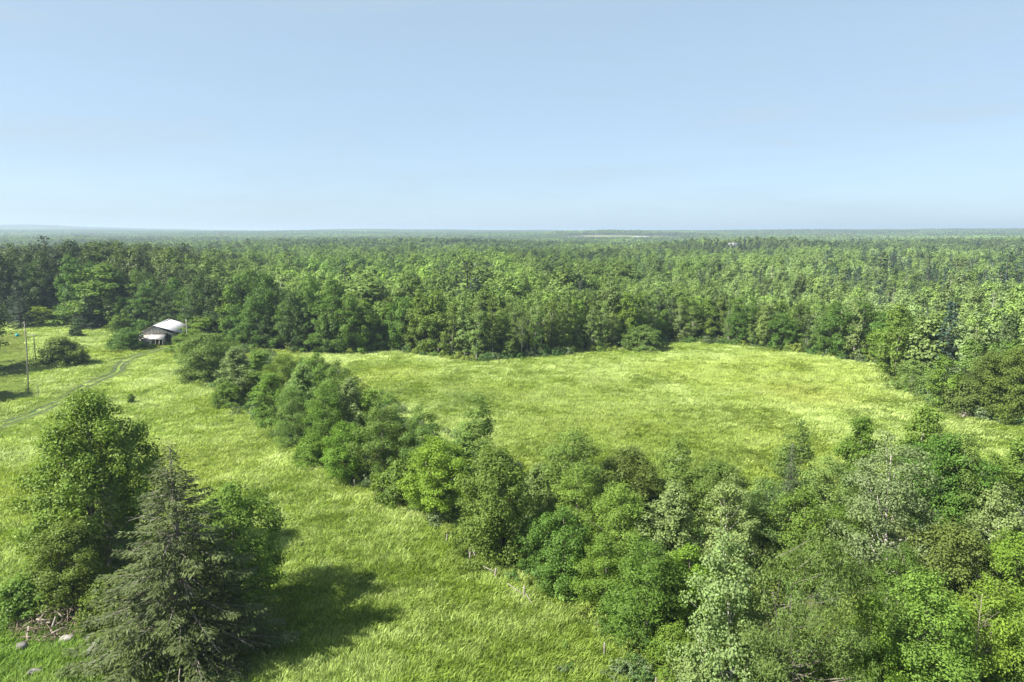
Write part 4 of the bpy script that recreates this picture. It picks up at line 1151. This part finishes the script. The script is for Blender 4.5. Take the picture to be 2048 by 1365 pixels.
def build_barn():
    b = empty('barn', tuple(BARN_P), R(11), (1.14, 1.1, 1.1))
    tag(b, 'old weathered barn with a white metal roof at the head of the hedgerow', 'barn')
    # in barn space the gable front looks along -Y; the ridge runs along +Y
    Wd, Ln, eave, ridge = 8.4, 14.0, 3.0, 5.3
    def part(name, g, mats, parent=b): return obj(name, g.mesh(name, mats), parent)
    th = 0.12
    hw = Wd / 2
    # gable front with a doorway: left wall, right wall, pieces over the door, gable boards above
    g = Geo(); slab(g, [(-hw, 0, -0.3), (-0.6, 0, -0.3), (-0.6, 0, eave), (-hw, 0, eave)], th, 0); part('front_wall', g, [BOARD])
    g = Geo(); slab(g, [(1.7, 0, -0.3), (2.4, 0, -0.3), (2.4, 0, eave), (1.7, 0, eave)], th, 0); part('front_wall', g, [BOARD])
    g = Geo(); slab(g, [(-0.6, 0, 2.2), (1.7, 0, 2.2), (1.7, 0, eave), (-0.6, 0, eave)], th, 0); part('lintel', g, [BOARD])
    n = 9
    for i in range(n):                            # upright gable boards, uneven
        x0 = -hw + Wd * i / n + 0.02; x1 = -hw + Wd * (i + 1) / n - 0.02
        z0 = eave + 0.02; zf = lambda x: eave + (ridge - eave) * (1 - abs(x) / hw) - 0.05
        if min(zf(x0), zf(x1)) < z0 + 0.02: z0 -= 0.25
        g = Geo(); slab(g, [(x0, -0.03 - 0.02 * (i % 2), z0), (x1, -0.03 - 0.02 * (i % 2), z0), (x1, -0.03 - 0.02 * (i % 2), zf(x1)), (x0, -0.03 - 0.02 * (i % 2), zf(x0))], 0.05, 0)
        part('board', g, [BOARD if i % 3 else BOARD_P])
    for s, nm in ((-1, 'side_wall'), (1, 'side_wall')):
        g = Geo(); box(g, (s * (hw - 0.06), Ln / 2 + 0.1, eave / 2 - 0.15), (th, Ln - 0.2, eave + 0.3)); part(nm, g, [BOARD])
    g = Geo(); slab(g, [(hw, Ln, -0.3), (-hw, Ln, -0.3), (-hw, Ln, eave), (hw, Ln, eave)], th, 0)
    g.add([(-hw, Ln - .01, eave), (hw, Ln - .01, eave), (0, Ln - .01, ridge - 0.05)], [[1, 0, 2, 2]], 0); part('back_wall', g, [BOARD])
    # roof slopes of metal sheets with standing ribs; the right slope runs on over an open lean-to
    def slope(name, xr, zr, xe, ze, mat, sheets):
        for i in range(sheets):
            y0 = -0.55 + (Ln + 1.0) * i / sheets; y1 = -0.55 + (Ln + 1.0) * (i + 1) / sheets - 0.015
            dz = 0.004 * (i % 2)
            g = Geo()
            c = [(xr, y0, zr + dz), (xe, y0, ze + dz), (xe, y1, ze + dz), (xr, y1, zr + dz)]
            slab(g, c if xe > xr else c[::-1], 0.05, 0)
            k = 0.02
            c = [(xr, y0, zr + dz + k), (xe, y0, ze + dz + k), (xe, y0 + 0.06, ze + dz + k), (xr, y0 + 0.06, zr + dz + k)]
            slab(g, c if xe > xr else c[::-1], 0.05, 0)
            part(name, g, [mat])
    sl = (ridge - eave) / hw
    slope('roof_sheet', 0.04, ridge + 0.1, 7.0, ridge + 0.1 - 7.0 * sl * 0.62, METAL, 10)
    slope('roof_sheet', -0.04, ridge + 0.1, -hw - 0.5, ridge + 0.1 - (hw + 0.5) * sl, METAL_R, 9)
    g = Geo(); slab(g, [(-0.25, -0.6, ridge + 0.05), (0.25, -0.6, ridge + 0.05), (0.25, Ln + 0.5, ridge + 0.16), (-0.25, Ln + 0.5, ridge + 0.16)], 0.04, 0)
    part('ridge_cap', g, [METAL])
    for yy in (0.2, 4.2, 8.2, Ln - 0.3):
        g = Geo(); box(g, (6.7, yy, 1.1), (0.18, 0.18, 3.0)); part('lean_to_post', g, [BOARD])
    # sagging porch in front of the gable
    g = Geo(); slab(g, [(-2.9, -2.6, 2.05), (2.6, -2.9, 1.75), (2.8, -0.15, 2.75), (-2.9, -0.15, 2.8)], 0.08, 0); part('porch_roof', g, [METAL_R])
    g = Geo(); slab(g, [(-4.5, -1.9, 2.35), (-2.95, -2.2, 2.25), (-2.95, -0.1, 2.85), (-4.6, -0.1, 2.7)], 0.07, 0); part('porch_roof', g, [METAL])
    g = Geo(); slab(g, [(-2.7, -2.4, -0.2), (-0.3, -2.5, -0.2), (-0.3, -2.5, 1.8), (-2.7, -2.4, 1.9)], 0.1, 0); part('porch_wall', g, [BOARD_P])
    g = Geo(); box(g, (-2.85, -2.45, 0.95), (0.16, 0.16, 2.1)); part('corner_post', g, [REDTRIM])
    for xx, tl in ((0.7, 0.0), (1.5, 0.25), (2.5, 0.0)):
        g = Geo(); tube(g, [(xx, -2.65, -0.2), (xx + tl, -2.65, 1.75)], 0.07, 6); part('porch_post', g, [BOARD_P])
    for k in range(5):                            # loose boards fallen on the roof edge
        g = Geo(); slab(g, [(-4.4 + k * 0.8, -1.0, 3.0 - 0.02 * k), (-4.2 + k * 0.8, -1.0, 3.0 - 0.02 * k), (-3.4 + k * 0.8, 0.5 * (k % 2) - 0.6, 3.12), (-3.6 + k * 0.8, 0.5 * (k % 2) - 0.6, 3.12)], 0.04, 0)
        part('loose_board', g, [BOARD])
build_barn()

# ------------------------------------------------------------------ poles, fence, stones, brush
def pole_px(name, x0, y0, x1, y1, r0, r1, label, cat, mat=POSTWOOD, cross=False, curve=0.0):
    P = ground_at(x0, y0)
    zt = top_z(P, y1); h = zt - P[2]
    dx = (x1 - x0) * depth(P) / F
    o = empty(name, tuple(P)); tag(o, label, cat)
    g = Geo(); tube(g, [(0, 0, -0.5), (dx * 0.3 + curve, 0, h * 0.4), (dx * 0.7 + curve, 0, h * 0.75), (dx, 0, h)], [r0, r0 * 0.85 + r1 * 0.15, (r0 + r1) / 2, r1], 10)
    obj('shaft', g.mesh('shaft', [mat], True), o)
    if cross:
        g = Geo(); box(g, (dx, -0.12, h - 0.5), (2.4, 0.12, 0.14)); obj('crossarm', g.mesh('crossarm', [mat]), o)
        for s in (-1, 0.0, 1):
            g = Geo(); tube(g, [(dx + s * 1.05, -0.12, h - 0.43), (dx + s * 1.05, -0.12, h - 0.2)], [0.06, 0.04], 8)
            obj('insulator', g.mesh('insulator', [METAL], True), o)
    return o
pole_px('utility_pole', 57, 790, 65, 643, 0.14, 0.09, 'tall weathered pole leaning at the lawn edge, far left', 'pole', curve=0.25)
pole_px('utility_pole', 72, 726, 74, 668, 0.11, 0.08, 'shorter pole with a crossarm behind the tall leaning pole', 'pole', cross=True)
pole_px('post', 78, 796, 78, 768, 0.06, 0.05, 'thin grey post in the hay right of the tall leaning pole', 'post')
pole_px('post', 375, 690, 376, 639, 0.1, 0.09, 'pale thin pole rising at the right end of the barn', 'pole', mat=BIRCH)

def teal_drum():
    P = ground_at(35, 673)
    g = Geo()
    m = plain_mat('teal_plastic', (0.03, 0.3, 0.32), 0.4, spec=0.5)
    h = np.array([0, 0.05, 0.5, 0.95, 1.0, 1.02]); r = np.array([0.5, 0.56, 0.6, 0.56, 0.5, 0.02])
    tube(g, np.stack([0 * h, 0 * h, h], 1), r, 16)
    o = obj('drum', g.mesh('drum', [m], True), loc=tuple(P + np.array([0, 0, 0.0])))
    o.scale = (0.9, 0.9, 0.8)
    tag(o, 'small rounded teal drum standing on the lawn at far left', 'drum')
teal_drum()

def fence():
    posts = [(673, 955, 941, 'standing alone by the small bright maple'), (710, 977, 960, 'below the yellow brambles'), (751, 998, 980, 'left of the wide green bush'),
             (790, 1016, 1004, 'half hidden in grass beside the wide green bush'), (894, 1086, 1069, 'between the yellow green maple and the broken rails'),
             (940, 1123, 1106, 'at the upper end of the broken rails'), (990, 1158, 1137, 'carrying the end of a fallen rail'),
             (1048, 1198, 1173, 'at the lower end of the broken rails'), (1209, 1311, 1285, 'pale, standing alone in bright weeds at the thicket edge'),
             (1312, 1376, 1356, 'cut by the bottom edge of the picture')]
    for i, (x, by, ty, w) in enumerate(posts):
        q = ground_at(x, by); CLEAR.append((q[0] - 0.2, q[1] - 0.8, 1.3))
        P = ground_at(x, by); h = top_z(P, ty) - P[2] + 0.05
        r = np.random.default_rng(400 + i)
        ln = r.normal(size=2) * 0.06
        g = Geo()
        hh = np.array([-0.3, 0, h * 0.5, h - 0.03, h]); rd = np.array([0.095, 0.09, 0.088, 0.085, 0.06]) * r.uniform(0.9, 1.15)
        tube(g, np.stack([hh * ln[0], hh * ln[1], hh], 1), rd, 8)
        o = obj('fence_post', g.mesh('fence_post', [POSTWOOD]), loc=tuple(P))
        tag(o, f'grey wooden fence post {w}', 'fence post', 'old fence posts along the hedgerow')
    rails = [(942, 1110, 0.9, 957, 1126, 0.1, 'short fallen rail sloping down from the upper broken post'),
             (966, 1146, 0.75, 990, 1157, 0.75, 'fallen rail propped between two posts of the broken fence'),
             (1015, 1180, 0.7, 1046, 1198, 0.5, 'long pale rail leaning on the lower broken post'),
             (1052, 1200, 0.6, 1073, 1222, 0.1, 'rail lying in the grass below the last broken post'),
             (933, 1122, 0.05, 939, 1110, 1.0, 'short brace leaning against the upper broken post')]
    for (x0, y0, z0, x1, y1, z1, lab) in rails:
        A = ground_at(x0, y0); B = ground_at(x1, y1)
        A = A + np.array([0, 0, z0]); B = B + np.array([0, 0, z1])
        c = (A + B) / 2; c[2] = A[2] - z0
        g = Geo(); tube(g, [A - c, (A + B) / 2 - c + np.array([0, 0, -0.03]), B - c], [0.045, 0.042, 0.032], 6)
        o = obj('fence_rail', g.mesh('fence_rail', [POSTWOOD]), loc=tuple(c))
        tag(o, lab, 'fence rail', 'fallen rails of the old fence')
fence()

ROCK = plain_mat('stone', (0.16, 0.155, 0.14), 0.9, (0.08, 0.078, 0.07), 3, bump=0.5)
ROCK_L = plain_mat('pale_stone', (0.25, 0.235, 0.21), 0.9, (0.12, 0.115, 0.1), 3, bump=0.5)
def stone(x, y, w, h, d, rz, seed, mat, label):
    r = np.random.default_rng(seed)
    n, m = 12, 7
    th = np.linspace(0, 2 * math.pi, n, endpoint=False)
    V = []
    for i in range(m):
        f = math.pi * i / (m - 1)
        for t in th:
            e = np.array([math.sin(f) * math.cos(t), math.sin(f) * math.sin(t), math.cos(f)])
            e = np.sign(e) * np.abs(e) ** 0.7
            V.append(e)
    V = np.array(V)
    V *= (0.7 + 0.5 * vnoise(V[:, 0] * 2 + V[:, 2], V[:, 1] * 2 - V[:, 2], 0.75, seed) + 0.14 * r.random(len(V)))[:, None]
    V *= np.array([w, d, h]) / 2; V[:, 2] += h * 0.35
    i = np.arange(m - 1)[:, None]; j = np.arange(n)[None]
    g = Geo(); g.add(V, np.stack([i * n + j, (i + 1) * n + j, (i + 1) * n + (j + 1) % n, i * n + (j + 1) % n], -1).reshape(-1, 4))
    P = ground_at(x, y)
    o = obj('stone', g.mesh('stone', [mat], False), loc=tuple(P), rot=(0, 0, rz))
    tag(o, label, 'stone', 'field stones by the brush pile')
stone(45, 1300, 0.85, 0.75, 0.7, 0.3, 1, ROCK, 'grey rounded stone lying alone at the left edge')
stone(136, 1283, 1.15, 0.6, 0.8, 0.2, 2, ROCK_L, 'brownish stone just below the brush pile')
stone(182, 1283, 1.3, 0.6, 0.9, -0.1, 3, ROCK_L, 'large pale flat stone right of the brush pile')
stone(193, 1298, 0.6, 0.7, 0.8, 0.8, 4, ROCK, 'narrow stone wedged below the large pale flat stone')
stone(190, 1312, 0.85, 0.9, 1.0, 1.2, 5, ROCK, 'mossy upright boulder below the large pale flat stone')
stone(214, 1303, 0.6, 0.35, 0.4, 0.0, 6, ROCK_L, 'small white stone right of the mossy boulder')
stone(72, 1348, 1.3, 0.5, 0.55, 0.35, 7, ROCK, 'long grey stone near the bottom left corner')

def brush_pile():
    P = ground_at(118, 1252)
    r = np.random.default_rng(55)
    o = empty('brush_pile', tuple(P), 0, (1.3, 1.3, 1.2)); tag(o, 'heap of brown dead branches left of the big spruce', 'brush pile')
    g = Geo()
    for i in range(420):
        a = r.uniform(0, 6.28); q = 2.7 * math.sqrt(r.random())
        c = np.array([q * math.cos(a) * 1.25, q * math.sin(a) * 0.8, r.random() * 1.5 * (1 - q / 3.2)])
        d = unit(np.array([r.normal(), r.normal(), r.normal() * 0.35])); ln = r.uniform(0.4, 1.5)
        p = [c - d * ln / 2, c + r.normal(size=3) * 0.06, c + d * ln / 2]
        for e in p: e[2] = max(e[2], 0.02)
        rd = r.uniform(0.012, 0.045)
        tube(g, p, [rd, rd * 0.85, rd * 0.4], 4, cap=False)
    t = obj('twigs', g.mesh('twigs', [BROWNWOOD]), o); t['kind'] = 'stuff'
    for i in range(14):
        g = Geo(); a = r.uniform(0, 6.28); c = np.array([r.normal() * 1.5, r.normal() * 0.9, r.uniform(0.4, 1.1)])
        d = unit(np.array([r.normal(), r.normal(), r.normal() * 0.2])) * r.uniform(0.8, 1.7)
        tube(g, [c - d / 2, c + r.normal(size=3) * 0.05, c + d / 2], [0.07, 0.06, 0.03], 6)
        obj('branch', g.mesh('branch', [DEADWOOD]), o)
brush_pile()
build_undergrowth()

def fallen_tree():
    A = ground_at(1925, 838)
    o = empty('fallen_tree', tuple(A)); tag(o, 'fallen bare tree leaning out of the wood into the meadow at right', 'dead tree')
    B = ground_at(1965, 800) - A; B[2] = 3.4
    g = Geo(); tube(g, [(0, 0, 0.4), B * 0.5 + np.array([0, 0, 0.3]), B], [0.1, 0.16, 0.22], 7); obj('trunk', g.mesh('trunk', [BIRCH], True), o)
    g = Geo(); r = np.random.default_rng(8)
    for i in range(110):
        s = r.random() * 0.35; p = B * s + np.array([0, 0, 0.4]); e = unit(r.normal(size=3) + np.array([-0.5, -0.4, 0.1])) * r.uniform(0.8, 2.4)
        q = p + e; q[2] = max(q[2], 0.05)
        tube(g, [p, (p + q) / 2 + r.normal(size=3) * 0.1, q], [0.035, 0.022, 0.008], 3, cap=False)
    obj('branches', g.mesh('branches', [DEADWOOD]), o)
fallen_tree()

# ------------------------------------------------------------------ far buildings
WHITE = plain_mat('white_siding', (0.8, 0.79, 0.77), 0.7)
ROOFG = plain_mat('grey_shingle', (0.2, 0.2, 0.21), 0.85)
GLASS = plain_mat('dark_pane', (0.03, 0.035, 0.04), 0.15, spec=0.6)
def far_house(P, w, d, h, rise, rz, label, roofm, name='house', cat='house', wins=3):
    o = empty(name, tuple(P), rz); tag(o, label, cat)
    g = Geo(); box(g, (0, 0, h / 2 - 0.5), (w, d, h + 1))
    g.add([(-w / 2, -d / 2, h), (-w / 2, d / 2, h), (-w / 2, 0, h + rise)], [[1, 0, 2, 2]]); g.add([(w / 2, -d / 2, h), (w / 2, d / 2, h), (w / 2, 0, h + rise)], [[0, 1, 2, 2]])
    obj('wall', g.mesh('wall', [WHITE]), o)
    for s in (-1, 1):
        g = Geo(); c = [(-w / 2 - 0.4, s * (d / 2 + 0.5), h - rise / d), (w / 2 + 0.4, s * (d / 2 + 0.5), h - rise / d), (w / 2 + 0.4, 0, h + rise + 0.05), (-w / 2 - 0.4, 0, h + rise + 0.05)]
        slab(g, c if s < 0 else c[::-1], 0.2); obj('roof', g.mesh('roof', [roofm]), o)
    for lv in range(max(1, int(h // 2.8))):
        for i in range(wins):
            g = Geo(); box(g, (-w / 2 + w * (i + 0.5) / wins, -d / 2 - 0.02, 1.5 + lv * 2.8), (1.2, 0.1, 1.5)); obj('window', g.mesh('window', [GLASS]), o)
    return o
far_house(HOUSE_P, 13, 9, 6.2, 3.4, R(12), 'white two-storey house showing among pines far off at right', ROOFG)
def at_dist(px, d):
    x = (px - CX) / F * d; return np.array([x, d, float(terrain(x, d))])
far_house(at_dist(1216, 2600), 38, 14, 5, 2.5, R(5), 'long white farm shed far off at the left end of the pale field', METAL, 'farm_shed', 'shed', 5)
far_house(at_dist(1276, 2620), 34, 22, 11, 5, R(-8), 'white farm building far off in the middle of the pale field', METAL, 'farm_shed', 'shed', 4)
far_house(at_dist(1288, 2680), 30, 16, 9, 4, R(10), 'lower white farm building just right of the bigger one in the pale field', METAL, 'farm_shed', 'shed', 4)

# ------------------------------------------------------------------ air
HAZE_TOP = 117.0
def build_haze():
    g = Geo(); box(g, (0, 7000, HAZE_TOP / 2 - 10), (34000, 30000, HAZE_TOP + 20))
    m, nt, out = new_mat('haze')
    v = node(nt, 'ShaderNodeVolumePrincipled')
    v.inputs['Color'].default_value = (0.5, 0.63, 0.77, 1)
    v.inputs['Density'].default_value = 0.00017
    v.inputs['Anisotropy'].default_value = 0.2
    nt.links.new(v.outputs[0], out.inputs['Volume'])
    o = obj('haze', g.mesh('haze', [m])); tag(o, 'thin bluish summer haze over the far forest', 'haze', kind='stuff')
build_haze()
print('trees', len(TREES), 'objects', len(SC.objects))
